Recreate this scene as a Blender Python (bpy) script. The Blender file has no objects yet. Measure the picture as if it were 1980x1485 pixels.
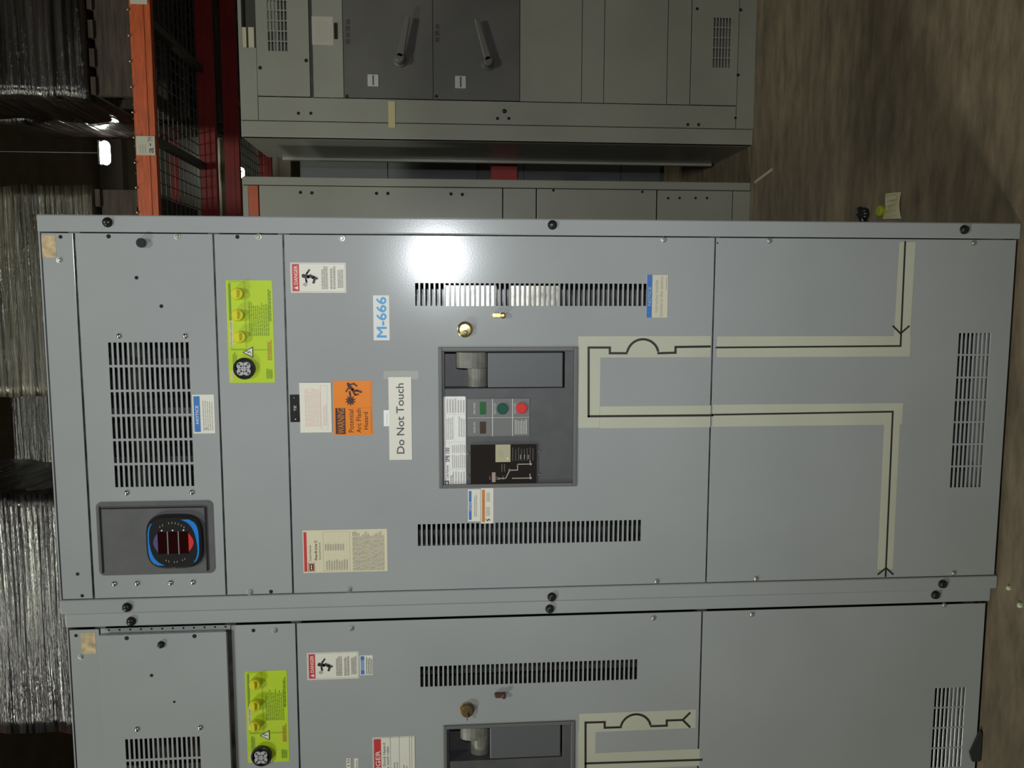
import bpy, bmesh, math, random
from mathutils import Vector, Matrix, noise

# ------------------------------------------------------------------ camera, world, light, exposure
S = bpy.context.scene
COL = S.collection
CAM = Vector((0.73282, -1.88836, 1.38395))
FPX = 1567.092
ROT = Matrix(((0.0013733, 0.9943684, 0.1059698),
              (-0.0781316, 0.1057527, -0.9913182),
              (-0.9969421, -0.0069182, 0.0778369)))
cd = bpy.data.cameras.new('camera')
cd.sensor_width = 36.0
cd.lens = FPX / 1980.0 * 36.0
cd.clip_end = 200
cam = bpy.data.objects.new('camera', cd)
cam.matrix_world = Matrix.Translation(CAM) @ ROT.to_4x4()
COL.objects.link(cam)
S.camera = cam

w = bpy.data.worlds.new('world'); S.world = w; w.use_nodes = True
w.node_tree.nodes['Background'].inputs[0].default_value = (0.9, 1.0, 0.85, 1)
w.node_tree.nodes['Background'].inputs[1].default_value = 0.02

def light(name, kind, loc, power, size, color=(1, 1, 1), target=None, **k):
    l = bpy.data.lights.new(name, kind); l.energy = power; l.color = color
    if kind == 'AREA': l.shape = 'DISK'; l.size = size
    else: l.shadow_soft_size = size
    for a, b in k.items(): setattr(l, a, b)
    o = bpy.data.objects.new(name, l); o.location = loc
    if target: o.rotation_euler = (Vector(target) - Vector(loc)).to_track_quat('-Z', 'Y').to_euler()
    COL.objects.link(o); return o

# the camera's own flash and the high bay lamps of the aisle the photographer stands in
light('camera_flash', 'SPOT', (0.915, -1.90, 1.43), 66, 0.022, (0.92, 0.96, 1.0), (0.76, 0.5, 1.50), spot_size=math.radians(92), spot_blend=1.0)
light('aisle_lamp', 'AREA', (1.0, -5.4, 6.9), 190, 1.0, (0.95, 1.0, 0.85), (0.7, -2.2, 0))
light('aisle_lamp_left', 'AREA', (-5.0, -4.8, 6.9), 270, 1.4, (0.97, 1.0, 0.90), (-3.5, 0.0, 2.5))
light('cross_aisle_lamp', 'AREA', (-1.6, 1.1, 6.9), 60, 0.5, (0.97, 1.0, 0.84), (-0.9, 2.0, 2.5))
light('rack_lamp', 'POINT', (1.86, 4.97, 4.10), 5, 0.06, (0.95, 1.0, 0.72))
light('rear_lamp', 'AREA', (4.06, 21.5, 6.8), 300, 0.4, (0.92, 1.0, 0.8), (4, 21, 0))
S.view_settings.view_transform = 'Standard'
S.view_settings.look = 'None'
S.view_settings.gamma = 1
S.view_settings.use_curve_mapping = False
S.view_settings.exposure = 0.0

# ------------------------------------------------------------------ helpers
def P(px, py, Y=0.0):
    "point of the vertical plane y=Y seen at a photograph position, as (x, z)"
    d = ROT @ Vector(((px - 990) / FPX, -(py - 742.5) / FPX, -1))
    t = (Y - CAM.y) / d.y
    q = CAM + d * t
    return q.x, q.z
def R4(x0, y0, x1, y1, Y=0.0):
    "upright rectangle (xl, xr, zb, zt) on plane y=Y"
    xm, ym = (x0 + x1) / 2, (y0 + y1) / 2
    return P(xm, y1, Y)[0], P(xm, y0, Y)[0], P(x1, ym, Y)[1], P(x0, ym, Y)[1]

MATS = {}
def mat(name, col, rough=0.5, metal=0.0, spec=0.5, emit=None, es=1.0, noise_amt=0.0, nscale=8.0, bump=0.0, bscale=400.0, coat=0.0, stretch=None, alpha=1.0):
    if name in MATS: return MATS[name]
    m = bpy.data.materials.new(name); m.use_nodes = True
    n = m.node_tree.nodes; l = m.node_tree.links; b = n['Principled BSDF']
    c = (*col, 1)
    b.inputs['Base Color'].default_value = c
    b.inputs['Roughness'].default_value = rough
    b.inputs['Metallic'].default_value = metal
    b.inputs['Specular IOR Level'].default_value = spec
    b.inputs['Coat Weight'].default_value = coat
    b.inputs['Coat Roughness'].default_value = 0.12
    b.inputs['Alpha'].default_value = alpha
    tc = mp = None
    if noise_amt or bump:
        tc = n.new('ShaderNodeTexCoord'); mp = n.new('ShaderNodeMapping')
        l.new(tc.outputs['Object'], mp.inputs[0])
        if stretch: mp.inputs['Scale'].default_value = stretch
    if noise_amt:
        nt = n.new('ShaderNodeTexNoise'); nt.inputs['Scale'].default_value = nscale; nt.inputs['Detail'].default_value = 6
        l.new(mp.outputs[0], nt.inputs['Vector'])
        r = n.new('ShaderNodeValToRGB')
        r.color_ramp.elements[0].position = 0.3; r.color_ramp.elements[1].position = 0.7
        r.color_ramp.elements[0].color = (*[max(0, x * (1 - noise_amt)) for x in col], 1)
        r.color_ramp.elements[1].color = (*[min(1, x * (1 + noise_amt)) for x in col], 1)
        l.new(nt.outputs[0], r.inputs[0]); l.new(r.outputs[0], b.inputs['Base Color'])
    if bump:
        bt = n.new('ShaderNodeTexNoise'); bt.inputs['Scale'].default_value = bscale; bt.inputs['Detail'].default_value = 3
        l.new(mp.outputs[0], bt.inputs['Vector'])
        bp = n.new('ShaderNodeBump'); bp.inputs['Strength'].default_value = bump; bp.inputs['Distance'].default_value = 0.0006
        l.new(bt.outputs[0], bp.inputs['Height']); l.new(bp.outputs[0], b.inputs['Normal'])
    if emit:
        b.inputs['Emission Color'].default_value = (*emit, 1); b.inputs['Emission Strength'].default_value = es
    MATS[name] = m; return m

def srgb(r, g, b):
    f = lambda v: (v / 255 / 12.92) if v <= 10 else ((v / 255 + 0.055) / 1.055) ** 2.4
    return (f(r), f(g), f(b))

PAINT = mat('grey_enamel_paint', (0.335, 0.349, 0.362), rough=0.185, spec=0.4, noise_amt=0.05, nscale=3.0, bump=0.07, bscale=260)
PAINT2 = mat('lamp_tinted_grey_enamel', (0.275, 0.27, 0.235), rough=0.30, spec=0.5, noise_amt=0.08, nscale=3.0, bump=0.05, bscale=700)  # greenish lamp tint put into the base colour of the rear cabinets' grey
PAINT_DK = mat('charcoal_enamel_paint', (0.105, 0.10, 0.095), rough=0.45, noise_amt=0.1, nscale=5)
INNER = mat('galvanised_inner_sheet', (0.12, 0.12, 0.115), rough=0.35, metal=0.6, noise_amt=0.6, nscale=30)
FOIL = mat('bright_plated_busbar', (0.50, 0.48, 0.40), rough=0.3, metal=1.0, noise_amt=0.5, nscale=25, bump=0.8, bscale=45)
BLACK = mat('black_plastic', (0.018, 0.018, 0.018), rough=0.3)
BOLTM = mat('black_oxide_steel', (0.03, 0.03, 0.03), rough=0.28, metal=0.5)
DARK = mat('matt_dark_cavity', (0.01, 0.01, 0.01), rough=0.9)
CHAR = mat('charcoal_moulded_plastic', (0.085, 0.085, 0.092), rough=0.5, noise_amt=0.12, nscale=20)
CHAR2 = mat('mid_grey_moulded_plastic', (0.13, 0.13, 0.13), rough=0.5)
PLATE = mat('grey_control_plate', (0.16, 0.16, 0.163), rough=0.5)
CHROME = mat('zinc_plated_steel', (0.75, 0.73, 0.68), rough=0.2, metal=1.0)
DULLZ = mat('dull_zinc_steel', (0.5, 0.5, 0.46), rough=0.38, metal=0.8)
BRASS = mat('polished_brass', (0.72, 0.60, 0.26), rough=0.22, metal=1.0)
BRASS_D = mat('tarnished_brass', (0.20, 0.14, 0.065), rough=0.45, metal=0.7)
WHITE = mat('white_label_stock', (0.72, 0.70, 0.63), rough=0.45)
CREAM = mat('cream_label_stock', (0.66, 0.61, 0.44), rough=0.45)
TAPE = mat('mimic_tape_film', (0.50, 0.50, 0.41), rough=0.4, noise_amt=0.05, nscale=6)
TAPE2 = mat('clear_aged_tape', (0.36, 0.37, 0.34), rough=0.35)
PEEL = mat('yellowed_tape', (0.50, 0.38, 0.21), rough=0.5, noise_amt=0.35, nscale=60)
INK = mat('black_ink', (0.02, 0.02, 0.02), rough=0.5)
GINK = mat('grey_ink', (0.36, 0.34, 0.29), rough=0.5)
DINK = mat('dark_grey_ink', (0.09, 0.09, 0.085), rough=0.5)
RED = mat('red_ink', (0.55, 0.035, 0.045), rough=0.45)
PINK = mat('faded_red_ink', (0.70, 0.42, 0.38), rough=0.5)
BLUE = mat('blue_ink', (0.045, 0.17, 0.50), rough=0.45)
CYAN = mat('bright_blue_ink', (0.06, 0.32, 0.66), rough=0.45)
ORANGE = mat('orange_sticker', (0.80, 0.22, 0.01), rough=0.4)
OINK = mat('dark_orange_ink', (0.50, 0.18, 0.03), rough=0.5)
MAROON = mat('maroon_ink', (0.06, 0.012, 0.008), rough=0.5)
LIME = mat('lime_fluorescent_sticker', (0.44, 0.60, 0.015), rough=0.45, noise_amt=0.04)
GREENI = mat('olive_green_ink', (0.18, 0.30, 0.012), rough=0.5)
YEL = mat('yellow_plastic', (0.62, 0.60, 0.02), rough=0.35)
IVORY = mat('ivory_tag', (0.42, 0.39, 0.26), rough=0.5)
LINE = mat('white_print', (0.62, 0.62, 0.60), rough=0.5)
GRN = mat('dark_green_button', (0.008, 0.085, 0.055), rough=0.3)
GRNW = mat('green_window', (0.02, 0.12, 0.035), rough=0.3)
BRNW = mat('brown_window', (0.06, 0.035, 0.03), rough=0.3)
REDB = mat('red_button', (0.62, 0.03, 0.03), rough=0.35)
SMOKE = mat('smoked_cover', (0.022, 0.018, 0.017), rough=0.12, coat=0.3)
LEDW = mat('dark_red_display', (0.018, 0.003, 0.003), rough=0.12)
PURP = mat('purple_print', (0.07, 0.06, 0.20), rough=0.4)
MBLUE = mat('meter_blue', (0.008, 0.20, 0.68), rough=0.35)
RACK = mat('orange_rack_paint', (0.52, 0.092, 0.022), rough=0.5, noise_amt=0.3, nscale=5, stretch=(2, 10, 30))
RACKD = mat('red_rack_paint', (0.30, 0.02, 0.016), rough=0.55, noise_amt=0.2, nscale=6)
WIRE = mat('steel_wire_mesh', (0.10, 0.11, 0.10), rough=0.5, metal=0.5)
WOOD = mat('pallet_wood', (0.055, 0.04, 0.03), rough=0.8, noise_amt=0.4, nscale=6, stretch=(1, 6, 12))
CARD = mat('brown_cardboard', (0.32, 0.20, 0.10), rough=0.8, noise_amt=0.1)
CLOTH = mat('black_tarp', (0.015, 0.015, 0.014), rough=0.7, bump=0.5, bscale=20)

def link(name, me, m=None, parent=None):
    o = bpy.data.objects.new(name, me); COL.objects.link(o)
    if m is not None:
        for x in (m if isinstance(m, (list, tuple)) else [m]): me.materials.append(x)
    if parent: o.parent = parent
    return o
def bmo(name, bm, m, parent=None, bevel=0, seg=2, smooth=False, label=None):
    me = bpy.data.meshes.new(name); bmesh.ops.recalc_face_normals(bm, faces=bm.faces); bm.to_mesh(me); bm.free()
    if smooth:
        for p in me.polygons: p.use_smooth = True
    o = link(name, me, m, parent)
    if bevel:
        b = o.modifiers.new('bevel', 'BEVEL'); b.width = bevel; b.segments = seg; b.limit_method = 'ANGLE'; b.angle_limit = 0.6
        b.harden_normals = False
    if label: o['label'] = label
    return o
def box(bm, x0, x1, y0, y1, z0, z1):
    v = [bm.verts.new(c) for c in ((x0, y0, z0), (x1, y0, z0), (x1, y1, z0), (x0, y1, z0), (x0, y0, z1), (x1, y0, z1), (x1, y1, z1), (x0, y1, z1))]
    for f in ((3, 2, 1, 0), (4, 5, 6, 7), (0, 1, 5, 4), (1, 2, 6, 5), (2, 3, 7, 6), (3, 0, 4, 7)): bm.faces.new([v[i] for i in f])
def boxo(name, x0, x1, y0, y1, z0, z1, m, parent=None, **k):
    bm = bmesh.new(); box(bm, x0, x1, y0, y1, z0, z1); return bmo(name, bm, m, parent, **k)
def lathe(bm, cx, cz, y, prof, n=20, hexa=False):
    "profile [(r, depth towards viewer)] turned about the axis y through (cx, cz)"
    rings = []
    for r, d in prof:
        rings.append([bm.verts.new((cx + r * math.cos(a), y - d, cz + r * math.sin(a))) for a in [2 * math.pi * i / n for i in range(n)]])
    for a, b in zip(rings, rings[1:]):
        for i in range(n): bm.faces.new((a[i], a[(i + 1) % n], b[(i + 1) % n], b[i]))
    bm.faces.new(rings[-1])
    bm.faces.new(list(reversed(rings[0])))
def tube(bm, a, b, r, n=8):
    a, b = Vector(a), Vector(b); d = (b - a).normalized(); u = d.orthogonal().normalized(); v = d.cross(u)
    rr = [[bm.verts.new(p + r * (math.cos(t) * u + math.sin(t) * v)) for t in [2 * math.pi * i / n for i in range(n)]] for p in (a, b)]
    for i in range(n): bm.faces.new((rr[0][i], rr[0][(i + 1) % n], rr[1][(i + 1) % n], rr[1][i]))
    bm.faces.new(rr[0]); bm.faces.new(rr[1])
def thing(name, label, cat, loc=(0, 0, 0), group=None):
    o = bpy.data.objects.new(name, None); COL.objects.link(o); o.location = loc; o.empty_display_size = 0.1
    o['label'] = label; o['category'] = cat
    if group: o['group'] = group
    return o
def tag(o, label, cat, group=None):
    o['label'] = label; o['category'] = cat
    if group: o['group'] = group
    return o

# sheet panel with rectangular holes, real thickness
def sheet(name, rect, Y, holes, m, parent, th=0.002, bevel=0.0012, label=None, seg=2):
    xl, xr, zb, zt = rect
    xs = sorted({xl, xr, *[h[0] for h in holes], *[h[1] for h in holes]})
    zs = sorted({zb, zt, *[h[2] for h in holes], *[h[3] for h in holes]})
    def dedupe(a):
        o = [a[0]]
        for v in a[1:]:
            if v - o[-1] > 1e-5: o.append(v)
        return o
    xs, zs = dedupe(xs), dedupe(zs)
    bm = bmesh.new(); V = {}
    def vv(i, j):
        if (i, j) not in V: V[(i, j)] = bm.verts.new((xs[i], Y, zs[j]))
        return V[(i, j)]
    for i in range(len(xs) - 1):
        cx = (xs[i] + xs[i + 1]) / 2
        hh = [h for h in holes if h[0] < cx < h[1]]
        for j in range(len(zs) - 1):
            cz = (zs[j] + zs[j + 1]) / 2
            if any(h[2] < cz < h[3] for h in hh): continue
            bm.faces.new((vv(i, j), vv(i + 1, j), vv(i + 1, j + 1), vv(i, j + 1)))
    fs = list(bm.faces)
    r = bmesh.ops.extrude_face_region(bm, geom=fs, use_keep_orig=True)
    bmesh.ops.translate(bm, verts=[g for g in r['geom'] if isinstance(g, bmesh.types.BMVert)], vec=(0, th, 0))
    return bmo(name, bm, m, parent, bevel=bevel, seg=seg, label=label)

def slots(rect, nz, nx, fz=0.55, fx=0.88):
    "grid of slots inside rect: nz rows down, nx columns across"
    xl, xr, zb, zt = rect; out = []
    pz = (zt - zb) / (nz - 1 + fz); px = (xr - xl) / (nx - 1 + fx)
    for a in range(nz):
        for b in range(nx):
            x = xl + b * px; z = zb + a * pz
            out.append((x, x + px * fx, z, z + pz * fz))
    return out

# text
_T = {}
def text_mesh(s, bold):
    k = (s, bold)
    if k in _T: return _T[k]
    c = bpy.data.curves.new('txt', 'FONT'); c.body = s; c.resolution_u = 3
    if bold and 'M' not in s: c.offset = 0.012
    o = bpy.data.objects.new('txt', c); COL.objects.link(o)
    dg = bpy.context.evaluated_depsgraph_get()
    me = bpy.data.meshes.new_from_object(o.evaluated_get(dg))
    vs = [tuple(v.co) for v in me.vertices]; fs = [tuple(p.vertices) for p in me.polygons]
    bpy.data.objects.remove(o); bpy.data.curves.remove(c); bpy.data.meshes.remove(me)
    x0 = min(v[0] for v in vs); x1 = max(v[0] for v in vs); y0 = min(v[1] for v in vs); y1 = max(v[1] for v in vs)
    vs = [((v[0] - x0) / (x1 - x0), (v[1] - y0) / (y1 - y0)) for v in vs]
    _T[k] = (vs, fs); return _T[k]

rnd = random.Random(5)
def sticker(name, rect, Y, base, ops, parent, label=None, th=0.0005, round_=0.0, skew=0.0):
    """printed label: a thin sheet lying on plane y=Y, with flat print on it.
    ops in label units (u right, v up, 0..1)"""
    xl, xr, zb, zt = rect; W = xr - xl; H = zt - zb
    mats = [base]; bm = bmesh.new()
    def mi(m):
        if m not in mats: mats.append(m)
        return mats.index(m)
    def pt(u, v, k): return (xl + u * W + skew * (v - .5) * H, Y - th - 0.00012 * k, zb + v * H)
    if round_:
        pts = []
        ru, rv = round_ / W, round_ / H
        for cx, cy, a0 in ((1 - ru, 1 - rv, 0), (ru, 1 - rv, 90), (ru, rv, 180), (1 - ru, rv, 270)):
            for i in range(5):
                a = math.radians(a0 + i * 22.5); pts.append((cx + ru * math.cos(a), cy + rv * math.sin(a)))
    else: pts = [(0, 0), (1, 0), (1, 1), (0, 1)]
    f = bm.faces.new([bm.verts.new(pt(u, v, 0)) for u, v in pts])
    b = bm.faces.new([bm.verts.new((p[0], Y + 0.0001, p[2])) for p in [pt(u, v, 0) for u, v in pts]])
    n = len(pts)
    for i in range(n):
        bm.faces.new((f.verts[i], f.verts[(i + 1) % n], b.verts[(i + 1) % n], b.verts[i]))
    lay = [0]
    def poly(uv, m, k):
        try:
            g = bm.faces.new([bm.verts.new(pt(u, v, k)) for u, v in uv]); g.material_index = mi(m)
        except ValueError: pass
    for k, op in enumerate(ops, 1):
        t = op[0]
        if t == 'r': _, u0, v0, u1, v1, m = op; poly([(u0, v0), (u1, v0), (u1, v1), (u0, v1)], m, k)
        elif t == 'p': poly(op[1], op[2], k)
        elif t == 'c':
            _, cu, cv, r, m = op
            poly([(cu + r / W * math.cos(a), cv + r / H * math.sin(a)) for a in [2 * math.pi * i / 20 for i in range(20)]], m, k)
        elif t == 'o':   # frame outline
            _, u0, v0, u1, v1, wd, m = op; du, dv = wd / W, wd / H
            for q in ((u0, v0, u1, v0 + dv), (u0, v1 - dv, u1, v1), (u0, v0, u0 + du, v1), (u1 - du, v0, u1, v1)):
                poly([(q[0], q[1]), (q[2], q[1]), (q[2], q[3]), (q[0], q[3])], m, k)
        elif t == 's':   # stroke
            _, pl, wd, m = op
            for (a, c) in zip(pl, pl[1:]):
                ax, ay, bx, by = a[0] * W, a[1] * H, c[0] * W, c[1] * H
                L = math.hypot(bx - ax, by - ay) or 1; nx, ny = -(by - ay) / L * wd / 2, (bx - ax) / L * wd / 2
                ex, ey = (bx - ax) / L * wd * .3, (by - ay) / L * wd * .3
                poly([((ax - ex + nx) / W, (ay - ey + ny) / H), ((ax - ex - nx) / W, (ay - ey - ny) / H), ((bx + ex - nx) / W, (by + ey - ny) / H), ((bx + ex + nx) / W, (by + ey + ny) / H)], m, k)
        elif t == 't':   # text fitted to a box
            _, u0, v0, u1, v1, s, m = op[:7]; bold = len(op) > 7
            vs, fs = text_mesh(s, bold); vv = [bm.verts.new(pt(u0 + a * (u1 - u0), v0 + c * (v1 - v0), k)) for a, c in vs]
            for q in fs:
                try: g = bm.faces.new([vv[i] for i in q]); g.material_index = mi(m)
                except ValueError: pass
        elif t == 'l':   # lines of small illegible print
            _, u0, v0, u1, v1, nn, m = op[:7]; fh = op[7] if len(op) > 7 else 0.5
            for i in range(nn):
                vb = v1 - (i + 1) * (v1 - v0) / nn; u = u0; hh = (v1 - v0) / nn * fh
                end = u1 - rnd.random() * 0.15 * (u1 - u0)
                while u < end:
                    wdt = (0.04 + rnd.random() * 0.09) * (u1 - u0)
                    e = min(u + wdt, end); poly([(u, vb), (e, vb), (e, vb + hh), (u, vb + hh)], m, k); u = e + 0.018 * (u1 - u0)
    me = bpy.data.meshes.new(name)
    bm.faces.ensure_lookup_table()
    for fc in bm.faces:
        fc.normal_update()
        if fc.normal.y > 0.5 and fc is not b: fc.normal_flip()
    bm.to_mesh(me); bm.free()
    o = link(name, me, mats, parent)
    if label: o['label'] = label
    return o

_BM = {}
def fastener(kind, x, z, Y, parent, name, r=None, label=None):
    key = (kind, r)
    if key not in _BM:
        bm = bmesh.new()
        if kind == 'cap':       # domed black bolt head
            lathe(bm, 0, 0, 0, [(r * 1.05, 0), (r * 1.05, .0015), (r * .92, .002), (r * .88, .007), (r * .6, .0095), (r * .25, .0102)], 20)
            m = BOLTM
        elif kind == 'dome':
            lathe(bm, 0, 0, 0, [(r, 0), (r * .95, .0015), (r * .75, .0035), (r * .4, .0048), (r * .1, .005)], 16); m = CHROME
        elif kind == 'hex':
            lathe(bm, 0, 0, 0, [(r * 1.15, 0), (r * 1.15, .001), (r * .8, .0012), (r * .8, .004), (r * .55, .005)], 12); m = DULLZ
        elif kind == 'hole':
            lathe(bm, 0, 0, 0, [(r, 0), (r, .0004), (r * .9, .0005)], 14); m = DARK
        elif kind == 'knob':
            lathe(bm, 0, 0, 0, [(r * .8, 0), (r * .8, .004), (r, .005), (r, .012), (r * .9, .014)], 20); m = BLACK
        me = bpy.data.meshes.new(name); bmesh.ops.recalc_face_normals(bm, faces=bm.faces); bm.to_mesh(me); bm.free(); me.materials.append(m)
        for p in me.polygons: p.use_smooth = kind in ('dome', 'cap')
        _BM[key] = me
    o = bpy.data.objects.new(name, _BM[key]); COL.objects.link(o); o.location = (x, Y, z); o.parent = parent
    if label: o['label'] = label
    return o
def fpx(kind, px, py, Y, parent, name, r, label=None):
    x, z = P(px, py, Y); return fastener(kind, x, z, Y, parent, name, r, label)

# ------------------------------------------------------------------ setting
def structure(name, x0, x1, y0, y1, z0, z1, m):
    o = boxo(name, x0, x1, y0, y1, z0, z1, m); o['kind'] = 'structure'; return o
def floor_mat():
    m = mat('worn_concrete_floor', (0.20, 0.15, 0.10), rough=0.6)
    n = m.node_tree.nodes; l = m.node_tree.links; b = n['Principled BSDF']
    tc = n.new('ShaderNodeTexCoord')
    mp = n.new('ShaderNodeMapping'); mp.inputs['Scale'].default_value = (2.2, 8.0, 1); mp.inputs['Rotation'].default_value = (0, 0, 0.1)
    l.new(tc.outputs['Object'], mp.inputs[0])
    a = n.new('ShaderNodeTexNoise'); a.inputs['Scale'].default_value = 2.2; a.inputs['Detail'].default_value = 9; a.inputs['Roughness'].default_value = 0.68
    l.new(mp.outputs[0], a.inputs['Vector'])
    r = n.new('ShaderNodeValToRGB'); e = r.color_ramp.elements
    e[0].position = 0.30; e[0].color = (0.10, 0.080, 0.056, 1); e[1].position = 0.72; e[1].color = (0.275, 0.215, 0.145, 1)
    l.new(a.outputs[0], r.inputs[0])
    c = n.new('ShaderNodeTexNoise'); c.inputs['Scale'].default_value = 1.1; c.inputs['Detail'].default_value = 4
    l.new(tc.outputs['Object'], c.inputs['Vector'])
    r2 = n.new('ShaderNodeValToRGB'); e = r2.color_ramp.elements
    e[0].position = 0.38; e[0].color = (0.62, 0.62, 0.62, 1); e[1].position = 0.6; e[1].color = (1.05, 1.02, 1, 1)
    l.new(c.outputs[0], r2.inputs[0])
    mx = n.new('ShaderNodeMix'); mx.data_type = 'RGBA'; mx.blend_type = 'MULTIPLY'; mx.inputs[0].default_value = 1
    l.new(r.outputs[0], mx.inputs[6]); l.new(r2.outputs[0], mx.inputs[7]); l.new(mx.outputs[2], b.inputs['Base Color'])
    bt = n.new('ShaderNodeTexNoise'); bt.inputs['Scale'].default_value = 90; bt.inputs['Detail'].default_value = 5
    bp = n.new('ShaderNodeBump'); bp.inputs['Strength'].default_value = 0.4; bp.inputs['Distance'].default_value = 0.003
    l.new(bt.outputs[0], bp.inputs['Height']); l.new(bp.outputs[0], b.inputs['Normal'])
    return m
WALLM = mat('drab_block_wall', (0.16, 0.14, 0.11), rough=0.9, noise_amt=0.2, nscale=1)
CEILM = mat('brown_steel_roof_deck', (0.20, 0.17, 0.13), rough=0.8, noise_amt=0.2, nscale=2)
structure('floor', -14, 14, -9, 34, -0.1, 0, floor_mat())
structure('ceiling', -14, 14, -9, 34, 7.6, 7.7, CEILM)
structure('wall_back', -14, 14, 34, 34.2, -0.1, 7.7, WALLM)
structure('wall_left', -14.2, -14, -9, 34.2, -0.1, 7.7, WALLM)
structure('wall_right', 14, 14.2, -9, 34.2, -0.1, 7.7, WALLM)
structure('wall_front', -14, 14, -9.2, -9, -0.1, 7.7, WALLM)
for i, y in enumerate((5.5, 13.5, 21.5, 29.5)):
    structure('trim_%d' % (i + 1), -14, 14, y, y + 0.25, 7.2, 7.6, WALLM)

# ------------------------------------------------------------------ switchboard cabinets
H = 2.286
Z_BLANK, Z_METER, Z_MIMIC, Z_BREAK = 2.209, 1.908, 1.754, 0.756
G = 0.002

def shell(root, x0, x1, Y, depth, m=PAINT, h=H):
    bm = bmesh.new(); t = 0.003
    box(bm, x0, x0 + t, Y + .004, Y + depth, 0, h); box(bm, x1 - t, x1, Y + .004, Y + depth, 0, h)
    box(bm, x0 + t, x1 - t, Y + .004, Y + depth, h - t, h); box(bm, x0 + t, x1 - t, Y + depth - t, Y + depth, 0, h - t)
    box(bm, x0 + t, x1 - t, Y + .03, Y + depth - t, 0.02, 0.05)
    bmo('housing', bm, m, root)
    bm = bmesh.new()
    for z in (Z_BLANK, Z_METER, Z_MIMIC, Z_BREAK): box(bm, x0 + .02, x1 - .02, Y + .0035, Y + .03, z - .012, z + .012)
    box(bm, x0 + .03, x1 - .03, Y + .16, Y + .165, 0.05, h - .01)
    for k in range(7):
        xx = x0 + .1 + k * (x1 - x0 - .2) / 6
        box(bm, xx - .012, xx + .012, Y + .10, Y + .12, 0.1, h - .08)
    bmo('inner_frame', bm, INNER, root)

def post(root, x0, x1, Y, m=PAINT, z0=0.0, z1=H):
    bm = bmesh.new(); box(bm, x0, x1, Y - .001, Y + .03, z0, z1)
    return bmo('corner_post', bm, m, root, bevel=0.0035, seg=3)

def danger_ops():
    ops = [('o', .03, .015, .97, .985, .0008, GINK),
           ('r', .05, .845, .95, .97, RED), ('t', .27, .872, .90, .938, 'DANGER', WHITE, 1),
           ('p', [(.10, .87), (.22, .87), (.16, .945)], WHITE)]
    man = [('c', .56, .765, .0045, INK), ('s', [(.55, .735), (.53, .68), (.56, .64)], .007, INK),
           ('s', [(.56, .73), (.66, .70), (.76, .66)], .004, INK), ('s', [(.52, .73), (.40, .72), (.34, .715)], .004, INK),
           ('s', [(.55, .65), (.50, .60), (.44, .56)], .005, INK), ('s', [(.44, .57), (.33, .59)], .005, INK),
           ('s', [(.58, .65), (.53, .58), (.47, .52)], .004, INK), ('s', [(.28, .735), (.22, .74)], .003, GINK),
           ('s', [(.26, .70), (.30, .76), (.24, .78)], .0018, GINK)]
    ops += man
    ops += [('l', .12, .34, .88, .46, 3, GINK, .55), ('l', .12, .2, .88, .31, 2, GINK, .55), ('l', .16, .06, .84, .17, 3, GINK, .5)]
    return ops
def notice_ops(lines, f=0.62):
    o = [('r', .03, f, .97, .96, BLUE), ('t', .27, f + .08, .73, .88, 'NOTICE', WHITE, 1)]
    n = len(lines)
    for i, (s, a, b) in enumerate(lines):
        v1 = f - .08 - i * (f - .2) / max(1, n)
        if s: o.append(('t', a, v1 - (f - .2) / n * .62, b, v1, s, GINK))
    return o

def lime_panel(door, rect, Y, plugs=True):
    r = rect; W = r[1] - r[0]; Hh = r[3] - r[2]
    ops = [('r', .60, .90, .97, .955, GREENI), ('r', .36, .885, .61, .95, CREAM), ('t', .375, .90, .60, .94, 'POWER XFER', OINK),
           ('r', .02, .905, .12, .955, CREAM), ('t', .025, .915, .115, .945, 'FUSES', OINK),
           ('l', .13, .82, .30, .92, 3, GREENI, .6), ('l', .46, .10, .80, .55, 10, GREENI, .4),
           ('r', .32, .07, .325, .93, GREENI), ('l', .22, .06, .42, .16, 3, OINK, .5), ('l', .04, .06, .14, .2, 3, GREENI, .6), ('l', .6, .05, .95, .12, 2, GREENI, .5),
           ('p', [(.245, .46), (.355, .46), (.30, .69)], INK), ('p', [(.257, .475), (.343, .475), (.30, .655)], WHITE),
           ('s', [(.315, .60), (.295, .56), (.31, .54), (.293, .50)], .0015, INK),
           ('o', .33, .60, .99, .93, .0008, GREENI)]
    st = sticker('instruction_sticker', r, Y, LIME, ops, door, 'lime green sticker with small print', round_=0.003)
    return ops
def socket(door, cx, cz, Y):
    bm = bmesh.new()
    lathe(bm, cx, cz, Y, [(.0245, 0), (.0245, .010), (.022, .012), (.021, .0121), (.0205, .006)], 28)
    base = bmo('test_socket', bm, BLACK, door, label='round black socket with four contact lobes')
    bm = bmesh.new()
    for a in (45, 135, 225, 315):
        dx, dz = math.cos(math.radians(a)), math.sin(math.radians(a))
        lathe(bm, cx + dx * .0095, cz + dz * .0095, Y - .010, [(.0088, 0), (.0088, .0035), (.0078, .004)], 14)
    o = bmo('socket_lobe', bm, CHAR2 if False else mat('pale_grey_plastic', (.42, .42, .44), rough=.4), door)
    bm = bmesh.new()
    for a in (45, 135, 225, 315):
        dx, dz = math.cos(math.radians(a)), math.sin(math.radians(a))
        for rr in (.008, .0145): lathe(bm, cx + dx * rr, cz + dz * rr, Y - .0141, [(.0024, 0), (.0024, .0004)], 10)
    bmo('socket_contact', bm, INK, door)
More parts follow.
